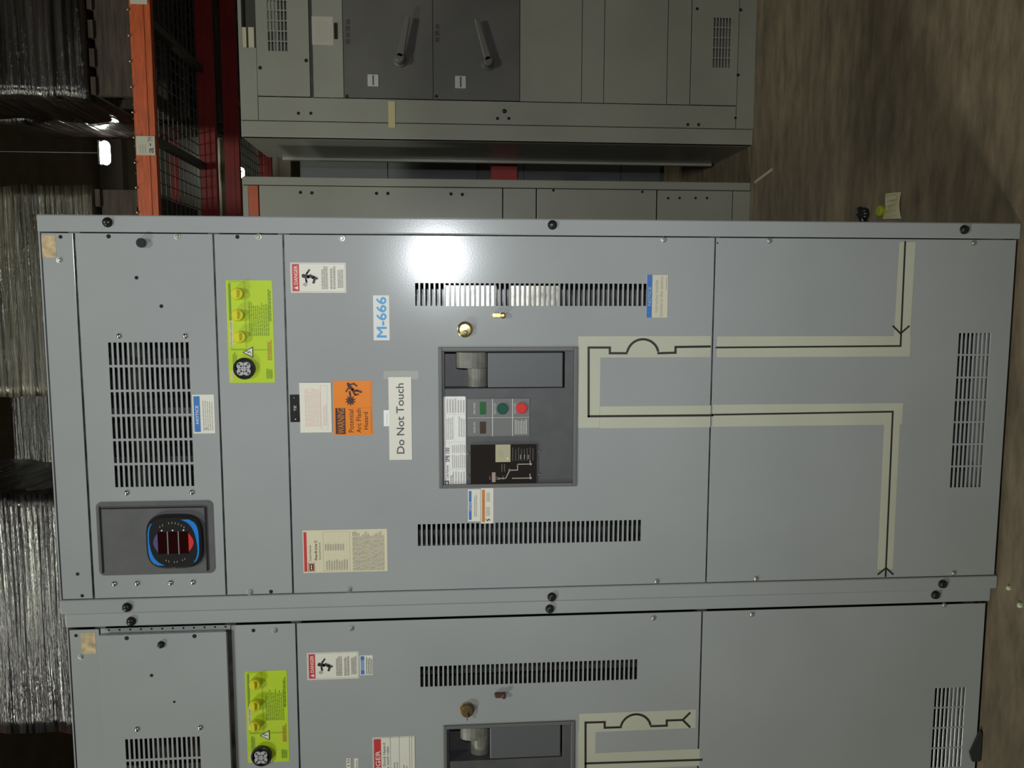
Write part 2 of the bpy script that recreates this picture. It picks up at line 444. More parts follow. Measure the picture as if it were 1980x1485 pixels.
def plug(door, cx, cz, Y):
    bm = bmesh.new(); lathe(bm, cx, cz, Y, [(.0135, 0), (.0135, .012), (.0125, .015), (.011, .0155)], 22)
    box(bm, cx - .009, cx + .009, Y - .021, Y - .014, cz - .0022, cz + .0022)
    bmo('round_plug', bm, YEL, door, bevel=.0006, label='small round yellow knob')
    bm = bmesh.new(); lathe(bm, cx, cz, Y - .021, [(.0016, 0), (.0016, .0004)], 8)
    
def superell(cx, cz, a, b, n=3.6, k=48):
    pts = []
    for i in range(k):
        t = 2 * math.pi * i / k; c, s = math.cos(t), math.sin(t)
        pts.append((cx + a * math.copysign(abs(c) ** (2 / n), c), cz + b * math.copysign(abs(s) ** (2 / n), s)))
    return pts
def prism(bm, pts, y0, y1):
    a = [bm.verts.new((x, y0, z)) for x, z in pts]; b = [bm.verts.new((x, y1, z)) for x, z in pts]
    n = len(pts); bm.faces.new(a); bm.faces.new(list(reversed(b)))
    for i in range(n): bm.faces.new((a[i], b[i], b[(i + 1) % n], a[(i + 1) % n]))
def rrect(xl, xr, zb, zt, r, k=6):
    pts = []
    for cx, cz, a0 in ((xr - r, zt - r, 0), (xl + r, zt - r, 90), (xl + r, zb + r, 180), (xr - r, zb + r, 270)):
        for i in range(k + 1):
            a = math.radians(a0 + 90 * i / k); pts.append((cx + r * math.cos(a), cz + r * math.sin(a)))
    return pts

def tape_line(name, pts, w, Y, m, parent, th=.0004, label=None):
    "flat strip following pts (x, z)"
    bm = bmesh.new()
    for a, c in zip(pts, pts[1:]):
        a, c = Vector(a), Vector(c); d = (c - a); L = d.length; d = d / L; n = Vector((-d.y, d.x)) * w / 2; e = d * w / 2
        q = [a - e + n, a - e - n, c + e - n, c + e + n]
        vs = [bm.verts.new((p.x, Y - th, p.y)) for p in q]; bs = [bm.verts.new((p.x, Y + .0001, p.y)) for p in q]
        bm.faces.new(vs)
        for i in range(4): bm.faces.new((vs[i], vs[(i + 1) % 4], bs[(i + 1) % 4], bs[i]))
        Y -= .00003
    me = bpy.data.meshes.new(name); bmesh.ops.recalc_face_normals(bm, faces=bm.faces); bm.to_mesh(me); bm.free()
    o = link(name, me, m, parent)
    if label: o['label'] = label
    return o
def arcpts(a, mid, b, n=14):
    # circle through three points
    ax, ay = a; bx, by = mid; cx, cy = b
    d = 2 * (ax * (by - cy) + bx * (cy - ay) + cx * (ay - by))
    ux = ((ax**2 + ay**2) * (by - cy) + (bx**2 + by**2) * (cy - ay) + (cx**2 + cy**2) * (ay - by)) / d
    uy = ((ax**2 + ay**2) * (cx - bx) + (bx**2 + by**2) * (ax - cx) + (cx**2 + cy**2) * (bx - ax)) / d
    r = math.hypot(ax - ux, ay - uy)
    a0 = math.atan2(ay - uy, ax - ux); am = math.atan2(by - uy, bx - ux); a1 = math.atan2(cy - uy, cx - ux)
    def un(x, ref):
        while x - ref > math.pi: x -= 2 * math.pi
        while x - ref < -math.pi: x += 2 * math.pi
        return x
    am = un(am, a0); a1 = un(a1, am)
    return [(ux + r * math.cos(a0 + (a1 - a0) * i / n), uy + r * math.sin(a0 + (a1 - a0) * i / n)) for i in range(n + 1)]

def breaker(door, rect, Y, full=True):
    """drawn-out circuit breaker face; every piece hangs on the door"""
    xl, xr, zb, zt = rect; w = xr - xl; h = zt - zb
    # photo frame of the first breaker: x 848..1116 (down), y 671..942 (left)
    def q(px, py):    # position inside the breaker by its own proportions
        return xl + (942 - py) / 271.0 * w, zt - (px - 848) / 268.0 * h
    def qr(x0, y0, x1, y1):
        a = q(x0, y1); b = q(x1, y0); return a[0], b[0], b[1], a[1]
    bm = bmesh.new()
    b = 0.009
    box(bm, xl, xr, Y - .004, Y + .05, zt - b, zt); box(bm, xl, xr, Y - .004, Y + .05, zb, zb + b)
    box(bm, xl, xl + b, Y - .004, Y + .05, zb + b, zt - b); box(bm, xr - b, xr, Y - .004, Y + .05, zb + b, zt - b)
    bmo('bezel', bm, CHAR2, door, bevel=.0015, label='dark grey bezel around breaker')
    pocket = qr(860, 680, 1092, 750)
    # face sheet with the handle pocket left open
    sheet('breaker_face', (xl + b, xr - b, zb + b, zt - b), Y + .004, [pocket], CHAR, door, th=.004, bevel=.0006)
    bm = bmesh.new(); p = pocket; d0, d1 = Y + .008, Y + .055
    box(bm, p[0] - .004, p[1] + .004, d1, d1 + .003, p[2] - .004, p[3] + .004)
    box(bm, p[0] - .004, p[0], d0, d1, p[2], p[3]); box(bm, p[1], p[1] + .004, d0, d1, p[2], p[3])
    box(bm, p[0] - .004, p[1] + .004, d0, d1, p[3], p[3] + .004); box(bm, p[0] - .004, p[1] + .004, d0, d1, p[2] - .004, p[2])
    bmo('handle_pocket', bm, CHAR, door)
    hr = qr(943, 682, 1088, 749)
    bm = bmesh.new(); box(bm, hr[0], hr[1], Y + .006, Y + .052, hr[2], hr[3])
    bmo('charging_handle', bm, mat('blue_grey_plastic', (.105, .11, .12), rough=.45), door, bevel=.002, label='blue grey charging handle')
    g1 = qr(882, 682, 943, 712); g2 = qr(904, 713, 943, 749); g3 = qr(868, 682, 884, 749)
    bm = bmesh.new()
    n = 10   # two drums seen side-on
    for (a, y0) in ((g1, Y + .012), (g2, Y + .022)):
        cz = (a[2] + a[3]) / 2; rz = (a[3] - a[2]) / 2
        rings = []
        for xx in (a[0], a[1]):
            rings.append([bm.verts.new((xx, y0 + .02 - .02 * math.sin(math.pi * i / n), cz + rz * math.cos(math.pi * i / n))) for i in range(n + 1)])
        for i in range(n): bm.faces.new((rings[0][i], rings[0][i + 1], rings[1][i + 1], rings[1][i]))
        bm.faces.new(rings[0]); bm.faces.new(rings[1])
    bmo('handle_drum', bm, mat('worn_grey_drum', (.17, .165, .145), rough=.45, noise_amt=.25, nscale=40), door, label='rounded worn grey drum')
    if not full: return
    r = qr(858, 765, 900, 938)
    sticker('nameplate', r, Y + .004, mat('bright_white_label', (.80, .80, .79), rough=.4), [
        ('r', .005, .78, .06, .98, DINK), ('r', .02, .84, .045, .92, LINE), ('t', .075, .80, .235, .93, 'Cutler-Hammer', INK), ('t', .27, .76, .43, .94, 'SPB 100', INK, 1),
        ('r', .185, .02, .187, .74, GINK), ('r', .49, .02, .492, .98, GINK), ('r', .80, .02, .802, .98, GINK), ('r', .01, .74, .49, .745, GINK), ('r', .49, .54, .99, .545, GINK),
        ('l', .02, .08, .17, .70, 5, GINK, .3), ('l', .20, .05, .36, .70, 7, GINK, .3), ('l', .37, .05, .47, .70, 7, GINK, .3), ('l', .52, .60, .78, .95, 4, GINK, .3), ('l', .55, .08, .78, .4, 3, GINK, .3),
        ('l', .82, .08, .98, .95, 7, GINK, .35), ('t', .02, .62, .12, .72, 'TYPE', DINK)], door, 'white nameplate with SPB 100', round_=.003)
    r = qr(903, 770, 1023, 842); yb = Y + .004
    ops = [('r', 0, .612, 1, .618, LINE)]
    ops = [('r', .492, .0, .500, 1, LINE), ('r', 0, .590, 1, .600, LINE), ('r', 0, .268, 1, .278, LINE),
           ('t', .60, .87, .90, .90, 'SPRING CHARGED', LINE), ('t', .10, .87, .38, .90, 'BREAKER OPEN', LINE), ('t', .60, .545, .88, .572, 'PUSH TO CLOSE', LINE),
           ('t', .60, .22, .88, .245, 'PUSH TO OPEN', LINE), ('l', .05, .04, .45, .25, 8, LINE, .42)]
    sticker('control_plate', r, yb, PLATE, ops, door, 'grey push button plate with white lines', th=.002)
    def win(x0, y0, x1, y1, m, nm, lab):
        a = qr(x0, y0, x1, y1)
        bm = bmesh.new(); box(bm, a[0], a[1], yb - .0035, yb, a[2], a[3]); bmo(nm, bm, m, door, bevel=.0004, label=lab)
    win(927, 776, 938.5, 800, GRNW, 'status_window', 'green status window'); win(927, 814, 938.5, 837, BRNW, 'status_window', 'brown status window')
    for (px, py, m, lab) in ((970.5, 789, GRN, 'dark green push button'), (1007.5, 788, REDB, 'red push button')):
        cx, cz = q(px, py); bm = bmesh.new(); lathe(bm, cx, cz, yb - .002, [(.0132, 0), (.0132, .004), (.012, .005)], 26)
        bmo('push_button', bm, m, door, label=lab)
    r = qr(909, 858, 1037, 934)
    sticker('trip_unit', r, yb, SMOKE, [
        ('l', .58, .05, .93, .40, 8, DINK, .3), ('l', .30, .48, .5, .56, 2, DINK, .4), ('l', .1, .5, .2, .8, 3, DINK, .2), ('l', .62, .12, .74, .3, 3, GINK, .2),
        ('s', [(.13, .585), (.13, .47), (.34, .41)], .0022, GINK), ('s', [(.34, .41), (.34, .29)], .0022, GINK), ('s', [(.34, .29), (.49, .29), (.49, .10)], .0022, GINK),
        ('s', [(.49, .10), (.58, .10)], .0022, GINK), ('s', [(.13, .37), (.13, .10)], .0022, GINK), ('s', [(.13, .10), (.24, .10)], .0022, GINK),
        ('c', .13, .575, .003, GINK), ('c', .34, .41, .003, GINK), ('c', .49, .09, .0028, GINK), ('c', .13, .09, .0028, GINK),
        ('c', .13, .575, .0015, SMOKE), ('c', .34, .41, .0015, SMOKE)], door, 'smoked trip unit cover with curve print', th=.006)
    a = qr(957, 858, 986, 892)
    sticker('ivory_tag', a, yb - .006, IVORY, [('t', .2, .45, .6, .55, '1000', GINK), ('c', .2, .2, .002, WHITE), ('l', .3, .6, .8, .9, 2, GINK, .3)], door, 'ivory rating plug tag', th=.001)
    a = qr(950, 912, 957, 931)
    boxo('indicator_window', a[0], a[1], yb - .0072, yb - .006, a[2], a[3], mat('pale_pink_window', (.35, .27, .25), rough=.4), door)
    for (px, py) in ((904.5, 876), (904.5, 919), (1042, 873), (1042, 917)):
        cx, cz = q(px, py); fastener('dome', cx, cz, Y + .004, door, 'cover_screw', .0028)

def lock(door, px, py, Y, m, keyed):
    cx, cz = P(px, py, Y)
    bm = bmesh.new(); lathe(bm, cx, cz, Y, [(.0185, 0), (.0185, .002), (.0165, .003), (.0155, .012), (.013, .0145), (.004, .015)], 28)
    o = bmo('door_lock', bm, m, door, bevel=.0005, label='round %s door lock' % ('bright brass' if not keyed else 'tarnished brass'))
    bm = bmesh.new()
    if keyed: box(bm, cx - .019, cx - .002, Y - .020, Y - .015, cz - .0012, cz + .0012)
    else: lathe(bm, cx - .006, cz - .001, Y - .0148, [(.0055, 0), (.005, .006), (.002, .007)], 14)
    bmo('lock_key', bm, mat('dull_steel_key', (.28, .25, .17), rough=.4, metal=.8), door)
def latch(door, x0, y0, x1, y1, Y, m, lab):
    r = R4(x0, y0, x1, y1, Y); bm = bmesh.new()
    cz = (r[2] + r[3]) / 2; cx = (r[0] + r[1]) / 2; rr = (r[1] - r[0]) / 2
    box(bm, cx - rr * .8, cx + rr * .8, Y - .012, Y, r[2] + rr, r[3] - rr * .5)
    lathe(bm, cx, r[2] + rr, Y - .002, [(rr, 0), (rr, .014), (rr * .5, .0155)], 14)
    lathe(bm, cx, r[3] - rr, Y, [(rr * .9, 0), (rr * .9, .009)], 14)
    bmo('quarter_turn_latch', bm, m, door, bevel=.0008, label=lab)

def cabinet(label, x0, Y, idx):
    x1 = x0 + 0.914
    root = thing('switchboard_cabinet', label, 'cabinet', (0, 0, 0), 'grey switchboard sections')
    shell(root, x0, x1, Y, 0.9)
    dl, dr = x0 + .037, x1 - .0405
    lp = post(root, x0 + .0005, dl - .0025, Y); rp = post(root, dr + .0025, x1 - .0005, Y)
    return root, lp, rp, dl, dr

# ---- front right cabinet
A, alp, arp, dl, dr = cabinet('front grey switchboard cabinet bearing the Do Not Touch label and orange arc flash warning', 0.0, 0.0, 0)
for q in ((208, 430), (1068, 435), (1864, 444)): fpx('cap', *q, -.001, arp, 'post_bolt', .0105)
for q in ((246, 1174), (1067, 1154), (1822, 1129)): fpx('cap', *q, -.001, alp, 'post_bolt', .0105)
bp = sheet('blank_panel', (dl, dr, Z_BLANK + .002, H - .008), 0, [], PAINT, A)
sticker('tape_remnant', R4(81, 455, 108, 498), 0, PEEL, [], bp, 'yellowed tape remnant')
fpx('hole', 117, 458, 0, bp, 'screw_hole', .0042); fpx('hex', 115, 503, 0, bp, 'panel_screw', .0055)
fpx('hole', 150, 1110, 0, bp, 'screw_hole', .004); fpx('hole', 159, 1152, 0, bp, 'screw_hole', .004)

# meter door
vent = R4(216, 662, 370, 941)
md = sheet('meter_door', (dl, dr, Z_METER + .002, Z_BLANK - .003), 0, slots(vent, 16, 6, .56, .90), PAINT, A, bevel=.0005, seg=1)
for q in ((230, 650), (358, 650), (245, 953), (371, 952), (221, 1129), (265, 1128), (330, 1127), (373, 1126)): fpx('dome', *q, 0, md, 'pan_head_screw', .0065)
fpx('hex', 343, 458, 0, md, 'door_screw', .0058); fpx('hole', 210, 457, 0, md, 'screw_hole', .0048)
fpx('knob', 276, 470, 0, md, 'black_knob', .0105, 'round black door knob')
fpx('hole', 264, 537, 0, md, 'screw_hole', .0042); fpx('hole', 312, 592, 0, md, 'screw_hole', .0042)
sticker('notice_sticker', R4(373, 763, 415, 838), 0, WHITE, [('r', .04, .66, .96, .95, BLUE), ('t', .25, .74, .72, .87, 'NOTICE', WHITE, 1), ('l', .08, .10, .92, .60, 5, GINK, .35), ('s', [(.08, .5), (.14, .4), (.08, .3)], .0015, GINK)], md, 'blue and white NOTICE sticker')

def rings(parent, xl, xr, zb, zt, Y):
    bm = bmesh.new(); prism(bm, rrect(xl, xr, zb, zt, .012), Y - .002, Y + .001)
    o = bmo('meter_mounting_plate', bm, CHAR, parent, label='charcoal moulded meter plate')
    return o
r = R4(189, 969, 414, 1110)
mp_ = rings(md, *r, 0)
bm = bmesh.new()      # raised lip lines of the moulded plate
box(bm, r[0] + .006, r[1] - .010, -.0050, -.0019, r[3] - .010, r[3] - .007); box(bm, r[1] - .016, r[1] - .013, -.0058, -.0019, r[2] + .02, r[3] - .012)
box(bm, r[0] + .006, r[1] - .014, -.0060, -.0019, r[2] + .015, r[2] + .0185)
bmo('plate_rib', bm, BLACK, md, bevel=.0008)
mc = P(340, 1045)
def meter(parent, cx, cz, Y):
    a = .0625
    bm = bmesh.new()
    o0 = superell(cx, cz, a * 1.03, a * 1.03); o1 = superell(cx, cz, a, a); o2 = superell(cx, cz, a * .93, a * .93)
    ys = (Y - .001, Y - .010, Y - .014)
    rg = [[bm.verts.new((x, y, z)) for x, z in o] for o, y in zip((o0, o1, o2), ys)]
    n = len(o0)
    for p, q in zip(rg, rg[1:]):
        for i in range(n): bm.faces.new((p[i], p[(i + 1) % n], q[(i + 1) % n], q[i]))
    bm.faces.new(rg[-1]); bm.faces.new(list(reversed(rg[0])))
    bmo('power_meter', bm, mat('gloss_black_meter', (.02, .02, .021), rough=.22), parent, label='rounded square black power meter with blue arcs')
    y = Y - .0141
    def ring_poly(name, f0, f1, zs, m, yy, lab=None):
        bm = bmesh.new(); k = 16; A_, B_ = [], []
        for i in range(k + 1):
            t = zs[0] + (zs[1] - zs[0]) * i / k
            A_.append((cx + t * a, cz + f0(t) * a)); B_.append((cx + t * a, cz + f1(t) * a))
        prism(bm, A_ + B_[::-1], yy - .0005, yy); bmo(name, bm, m, parent, label=lab)
    se = lambda t: (max(0, .915 ** 3.6 - abs(t) ** 3.6)) ** (1 / 3.6)
    # upper crescent widens to the left, lower crescent widens to the right
    ring_poly('blue_arc', lambda t: se(t), lambda t: max(-1, se(t) - (.05 + .20 * max(0, (-t + .1) / 1.0) ** 1.6)), (-.86, .72), MBLUE, y, 'blue upper arc')
    ring_poly('blue_arc', lambda t: -se(t), lambda t: -(se(t) - (.06 + .24 * max(0, (t + .3) / 1.2) ** 1.7)), (-.76, .86), MBLUE, y, 'blue lower arc')
    ring_poly('purple_segment', lambda t: .55, lambda t: .55 + .17 * math.cos(t / .38 * math.pi / 2) , (-.36, .36), PURP, y, 'purple segment')
    ring_poly('red_segment', lambda t: -.52, lambda t: -.52 - .20 * math.cos(t / .38 * math.pi / 2), (-.36, .36), REDB, y, 'red segment')
    for k in range(3):
        zc = cz + (.40 - .39 * k) * a - .0
        boxo('display_window', cx - .42 * a, cx + .40 * a, y - .0006, y + .0004, zc - .16 * a, zc + .16 * a, LEDW, parent)
        bm = bmesh.new(); lathe(bm, cx + .46 * a, zc, y, [(.0019, 0), (.0018, .0008), (.0008, .0012)], 10); bmo('indicator_light', bm, mat('clear_white_led', (.8, .8, .78), rough=.3), parent)
    for k in range(2):
        zc = cz + (.205 - .39 * k) * a
        boxo('display_divider', cx - .44 * a, cx + .42 * a, y - .0009, y + .0004, zc - .018 * a, zc + .018 * a, mat('grey_divider', (.22, .21, .2), rough=.4), parent)
    bm = bmesh.new()
    for k in range(9):
        ang = math.radians(130 - k * 9.5)
        xx, zz = cx + .74 * a * math.sin(ang), cz + .70 * a * math.cos(ang) + .05 * a
        if k != 6: box(bm, xx - .0022, xx + .0022, y - .0003, y, zz - .0006, zz + .0006)
    for k in range(9):
        ang = math.radians(230 + k * 8)
        xx, zz = cx + .74 * a * math.sin(ang), cz + .72 * a * math.cos(ang)
        if k % 3: box(bm, xx - .002, xx + .002, y - .0003, y, zz - .0006, zz + .0006)
    o = bmo('meter_print', bm, GINK, parent); o['kind'] = 'stuff'
meter(md, mc[0], mc[1], -.002)

# lime mimic panel
ip = sheet('instruction_panel', (dl, dr, Z_MIMIC + .002, Z_METER - .002), 0, [], PAINT, A)
lime_panel(ip, R4(440, 542, 529, 740), 0)
for q in ((461, 568), (462, 609), (466, 651)): plug(ip, *P(*q), -.0005)
socket(ip, *P(474, 712), -.0005)
fpx('hole', 459, 458, 0, ip, 'screw_hole', .0045); fpx('hex', 500, 458, 0, ip, 'panel_screw', .0058); fpx('hex', 483, 1145, 0, ip, 'panel_screw', .006); fpx('hole', 524, 1144, 0, ip, 'screw_hole', .0045)

# breaker door
vr = R4(803, 548, 1250, 591.5); vl = R4(808, 1009.5, 1239, 1051)
bo = R4(848, 671, 1116, 942)
bd = sheet('breaker_door', (dl, dr, Z_BREAK + .002, Z_MIMIC - .002), 0, slots(vr, 47, 1, .62, 1) + slots(vl, 47, 1, .62, 1) + [bo], PAINT, A, bevel=.0005, seg=1)
breaker(bd, bo, 0.0)
for q in ((661, 461), (675, 1140), (1283, 464), (1269, 1124)): fpx('hex', *q, 0, bd, 'door_screw', .0058)
# busbars behind the right hand vent
bm = bmesh.new()
for k, (zz, dy) in enumerate(((1.33, .03), (1.18, .05))):
    box(bm, P(800, 592)[0] - .03, P(800, 548)[0] - .004, .035 + dy * .2, .05 + dy * .2, zz - .06, zz + .06)
bmo('busbar', bm, FOIL, A, label='bright plated bars glinting behind the right vent')
sticker('danger_sticker', R4(562, 508, 669, 566), 0, WHITE, danger_ops(), bd, 'white DANGER sticker with red header')
sticker('number_label', R4(722, 571, 753, 658), 0, mat('pale_paper', (.70, .71, .68), rough=.5), [('t', .06, .20, .95, .80, 'M-666', CYAN, 1), ('t', .075, .20, .965, .80, 'M-666', CYAN, 1), ('t', .067, .22, .957, .82, 'M-666', CYAN, 1), ('t', .067, .18, .957, .78, 'M-666', CYAN, 1)], bd, 'white label with blue M-666')
sticker('name_strip', R4(561, 763, 580, 816), 0, BLACK, [('t', .40, .36, .60, .62, 'TIE', LINE)], bd, 'small black engraved plate', th=.0012)
for q in ((569, 769), (572, 810)): fpx('dome', *q, -.0012, bd, 'plate_screw', .0025)
sticker('inspection_sticker', R4(580, 740, 641, 836), 0, mat('off_white_label', (.74, .71, .63), rough=.5), [('l', .12, .34, .9, .86, 11, PINK, .35), ('l', .14, .16, .6, .30, 2, PINK, .35), ('o', .06, .12, .94, .34, .0004, PINK)], bd, 'white sticker with faded red print', th=.0018)
W_ = [('r', .018, .70, .497, .955, MAROON), ('t', .03, .725, .49, .905, 'WARNING', OINK, 1), ('r', .497, .02, .503, .96, OINK),
      ('t', .05, .49, .47, .62, 'Potential', MAROON), ('t', .04, .30, .485, .42, 'Arc Flash', MAROON), ('t', .10, .12, .42, .23, 'Hazard', MAROON), ('r', .02, .045, .98, .05, OINK),
      ('r', .03, .035, .45, .05, OINK)]
star = []
for i in range(20):
    a_ = 2 * math.pi * i / 20; rr = (.105, .055)[i % 2]
    star.append((.635 + rr * math.cos(a_), .56 + rr * 1.42 * math.sin(a_)))
W_ += [('p', star, MAROON), ('s', [(.70, .56), (.80, .58)], .004, MAROON), ('c', .945, .615, .0028, MAROON), ('s', [(.92, .60), (.87, .55)], .007, MAROON), ('s', [(.88, .60), (.80, .67)], .003, MAROON),
       ('s', [(.93, .57), (.945, .47), (.90, .39)], .003, MAROON), ('s', [(.87, .56), (.84, .50), (.80, .47)], .006, MAROON), ('s', [(.81, .49), (.82, .39), (.79, .28)], .004, MAROON), ('s', [(.79, .48), (.74, .44), (.75, .36)], .0035, MAROON)]
sticker('warning_sticker', R4(645, 736, 720, 841), 0, ORANGE, W_, bd, 'orange WARNING Potential Arc Flash Hazard sticker')
tape_line('aged_tape', [P(750, 725), P(801, 725)], .02, 0, TAPE2, bd, label='translucent aged tape end')
sticker('white_tag', R4(742, 793, 756, 824), 0, mat('bright_paper', (.85, .85, .83), rough=.5), [('l', .1, .2, .9, .8, 2, GINK, .2)], bd, 'small white paper tag')
sticker('do_not_touch_label', R4(752, 729, 796, 889), -.0006, WHITE, [('t', .075, .33, .925, .67, 'Do Not Touch', DINK, 1)], bd, 'white paper label reading Do Not Touch')
sticker('notice_sticker', R4(905, 946, 929, 1008), 0, WHITE, [('r', .05, .72, .95, .93, BLUE), ('t', .33, .76, .62, .89, 'NOTICE', WHITE, 1), ('l', .15, .30, .85, .58, 2, GINK, .5)], bd, 'small NOTICE sticker with blue bar')
sticker('shock_sticker', R4(930, 944, 954, 1012), 0, WHITE, [('r', .04, .68, .96, .92, mat('pale_orange_bar', (.55, .22, .05), rough=.5)), ('t', .38, .75, .68, .86, 'WARNING', OINK, 1), ('l', .22, .30, .50, .62, 3, GINK, .5), ('l', .62, .30, .9, .6, 3, GINK, .5), ('s', [(.12, .6), (.07, .45), (.13, .42), (.09, .25)], .0016, INK)], bd, 'small sticker with orange bar and lightning bolt')
sticker('data_sticker', R4(586, 1024, 749, 1106), 0, CREAM, [
    ('r', .03, .955, .96, .99, RED), ('o', .03, .865, .235, .945, .0012, RED), ('r', .055, .878, .21, .93, MAROON), ('c', .10, .905, .002, CREAM), ('c', .165, .905, .002, CREAM), ('r', .10, .90, .165, .91, CREAM),
    ('t', .28, .905, .66, .93, 'Cutler-Hammer', DINK), ('t', .30, .835, .76, .865, 'Pow-R-Line C', INK, 1), ('t', .31, .795, .70, .815, 'Switchboard', DINK),
    ('o', .03, .45, .96, .765, .0005, GINK), ('l', .06, .48, .30, .75, 9, GINK, .4), ('l', .52, .52, .68, .76, 8, GINK, .4)] +
    [('r', .05, .49 + i * .032, .94, .491 + i * .032, GINK) for i in range(8)] +
    [('l', .03, .05, .97, .43, 13, GINK, .38)], bd, 'cream data sticker with red bar and print')
sticker('notice_sticker', R4(1250, 531.5, 1291, 614), -.0006, mat('aged_paper', (.60, .56, .44), rough=.5), [('r', 0, .74, 1, .99, BLUE), ('t', .28, .78, .72, .93, 'NOTICE', mat('pale_blue_print', (.35, .42, .55), rough=.5), 1),
        ('t', .12, .46, .88, .62, 'Instruction booklet', GINK), ('t', .03, .24, .95, .40, 'located in this section', GINK), ('l', .65, .06, .97, .14, 1, GINK, .4)], bd, 'aged NOTICE sticker about instruction booklet')
lock(bd, 899, 637, 0, BRASS, False)
latch(bd, 951, 604, 977, 615, 0, BRASS, 'small brass latch')

_TK = [0]
def mimic(door, Y, segs_tape, lines, w=.0052):
    for (x0_, y0_, x1_, y1_) in segs_tape:
        r = R4(x0_, y0_, x1_, y1_, Y)
        _TK[0] += 1; sticker('mimic_tape', r, Y, TAPE, [], door, th=.0002 + .00002 * (_TK[0] % 5))
    for pts in lines:
        tape_line('mimic_line', pts, w, Y - .0004, mat('black_line_tape', (.025, .023, .022), rough=.5), door)
pp = lambda l, Y=0: [P(a, b, Y) for a, b in l]
mimic(bd, 0, [(1118, 650, 1374, 691), (1118, 691, 1160, 827), (1160, 785, 1374, 827)],
      [pp([(1138, 805), (1138, 672), (1179, 672), (1179, 683), (1211, 683)]), arcpts(*pp([(1213, 679), (1243, 656), (1272, 678)])),
       pp([(1273, 683), (1306, 682), (1306, 671), (1372, 670)]), pp([(1138, 805), (1377, 803)])])
# lower door
lv = R4(1846, 644, 1906, 942)
ld = sheet('lower_door', (dl, dr, .010, Z_BREAK - .002), 0, slots(lv, 8, 7, .55, .92), PAINT, A, bevel=.0005, seg=1)
mimic(ld, 0, [(1386, 650, 1760, 690), (1378, 781, 1745, 823)], [pp([(1385, 672), (1741, 669), (1750, 468)]), pp([(1727, 631), (1741, 645)]), pp([(1757, 631), (1741, 645)]),
      pp([(1377, 802), (1726, 796), (1712, 1114)]), pp([(1698, 1110), (1713, 1098)]), pp([(1726, 1110), (1713, 1098)])], w=.0042)
a, b = P(1743, 671), P(1752, 466)
tape_line('mimic_tape', [P(1744, 655), P(1754, 484)], .040, -.0001, TAPE, ld, th=.0003)
tape_line('mimic_tape', [P(1725, 817), P(1712, 1086)], .040, -.0001, TAPE, ld, th=.0003)
for q in ((1487, 466), (1461, 1119), (1882, 470), (1843, 1108)): fpx('hex', *q, 0, ld, 'door_screw', .0058)
fpx('hole', 1387, 470, 0, ld, 'screw_hole', .002)
boxo('floor_channel', .02, .894, .02, .06, 0, .02, BLACK, A)

# ---- front left cabinet
YB = 0.022
XB = -0.917
B_, blp, brp, dl2, dr2_ = cabinet('grey switchboard cabinet joined left of the Do Not Touch one, with tarnished lock', XB, YB, 1)
dr2 = dr2_ - .003
for q in ((254, 1201), (1063, 1177), (1808, 1150)): fpx('cap', *q, YB - .001, brp, 'post_bolt', .0105)
bp = sheet('blank_panel', (dl2, dr2, Z_BLANK + .002, H - .008), YB, [], PAINT, B_)
sticker('tape_remnant', R4(157, 1223, 185, 1264, YB), YB, PEEL, [], bp, 'yellowed tape remnant')
fpx('hole', 147, 1229, YB, bp, 'screw_hole', .004); fpx('hex', 156, 1271, YB, bp, 'panel_screw', .005)
# hinge-side strip with a row of holes seen beside the ajar door
hs = sheet('perforated_strip', (dr2 - .012, dr2, Z_METER, Z_BLANK), YB + .003, [], PAINT, B_)
for k in range(12):
    fastener('hole', dr2 - .004, Z_METER + .012 + k * .0245, YB + .003, hs, 'strip_hole', .0024)
vent2 = R4(247, 1421, 392, 1700, YB)
vz = R4(247, 1400, 390, 1440, YB)
wv = vent[1] - vent[0]
vent2 = (vz[1] - 0, vz[1], vz[2], vz[3]); vx1 = P(320, 1420, YB)[0]; vent2 = (vx1 - wv, vx1, vz[2], vz[3])
DY = YB - .016
mdr = (dl2, dr2 - .009, Z_METER + .006, Z_BLANK - .003)
md2 = sheet('meter_door', mdr, DY, slots(vent2, 16, 6, .56, .90), PAINT, B_, bevel=.0005, seg=1, label='upper door standing slightly proud')
bm = bmesh.new(); box(bm, mdr[0], mdr[1], DY + .002, DY + .012, mdr[2], mdr[2] + .002); box(bm, mdr[1] - .002, mdr[1], DY + .002, DY + .012, mdr[2], mdr[3])
bmo('door_return_edge', bm, PAINT, md2)
for q in ((265, 1410), (387, 1407)): fpx('dome', *q, DY, md2, 'pan_head_screw', .0065)
for q, r_ in (((245, 1234), .005), ((376, 1230), .005), ((293, 1306), .004), ((337, 1357), .003)): fpx('hole', *q, DY, md2, 'screw_hole', r_)
fpx('cap', 312, 1246, DY, md2, 'door_bolt', .008)
ip2 = sheet('instruction_panel', (dl2, dr2, Z_MIMIC + .002, Z_METER - .002), YB, [], PAINT, B_)
lx1 = P(516, 1297, YB)[0]; r0 = R4(440, 542, 529, 740); lw = r0[1] - r0[0]; rz = R4(475, 1297, 556, 1400, YB)
lime_panel(ip2, (lx1 - lw, lx1, rz[2], rz[3]), YB)
for q in ((495, 1319), (495, 1360), (495, 1400)): plug(ip2, *P(*q, YB), YB - .0005)
socket(ip2, *P(507, 1459, YB), YB - .0005)
fpx('hole', 490, 1219, YB, ip2, 'screw_hole', .0045); fpx('hex', 531, 1219, YB, ip2, 'panel_screw', .0058)
v2 = R4(813, 1282, 1232, 1321, YB)
x2r = P(983, 1398, YB)[0]; bw = bo[1] - bo[0]; bz = R4(857, 1390, 1111, 1400, YB)
bo2 = (x2r - bw, x2r, bz[2], bz[3])
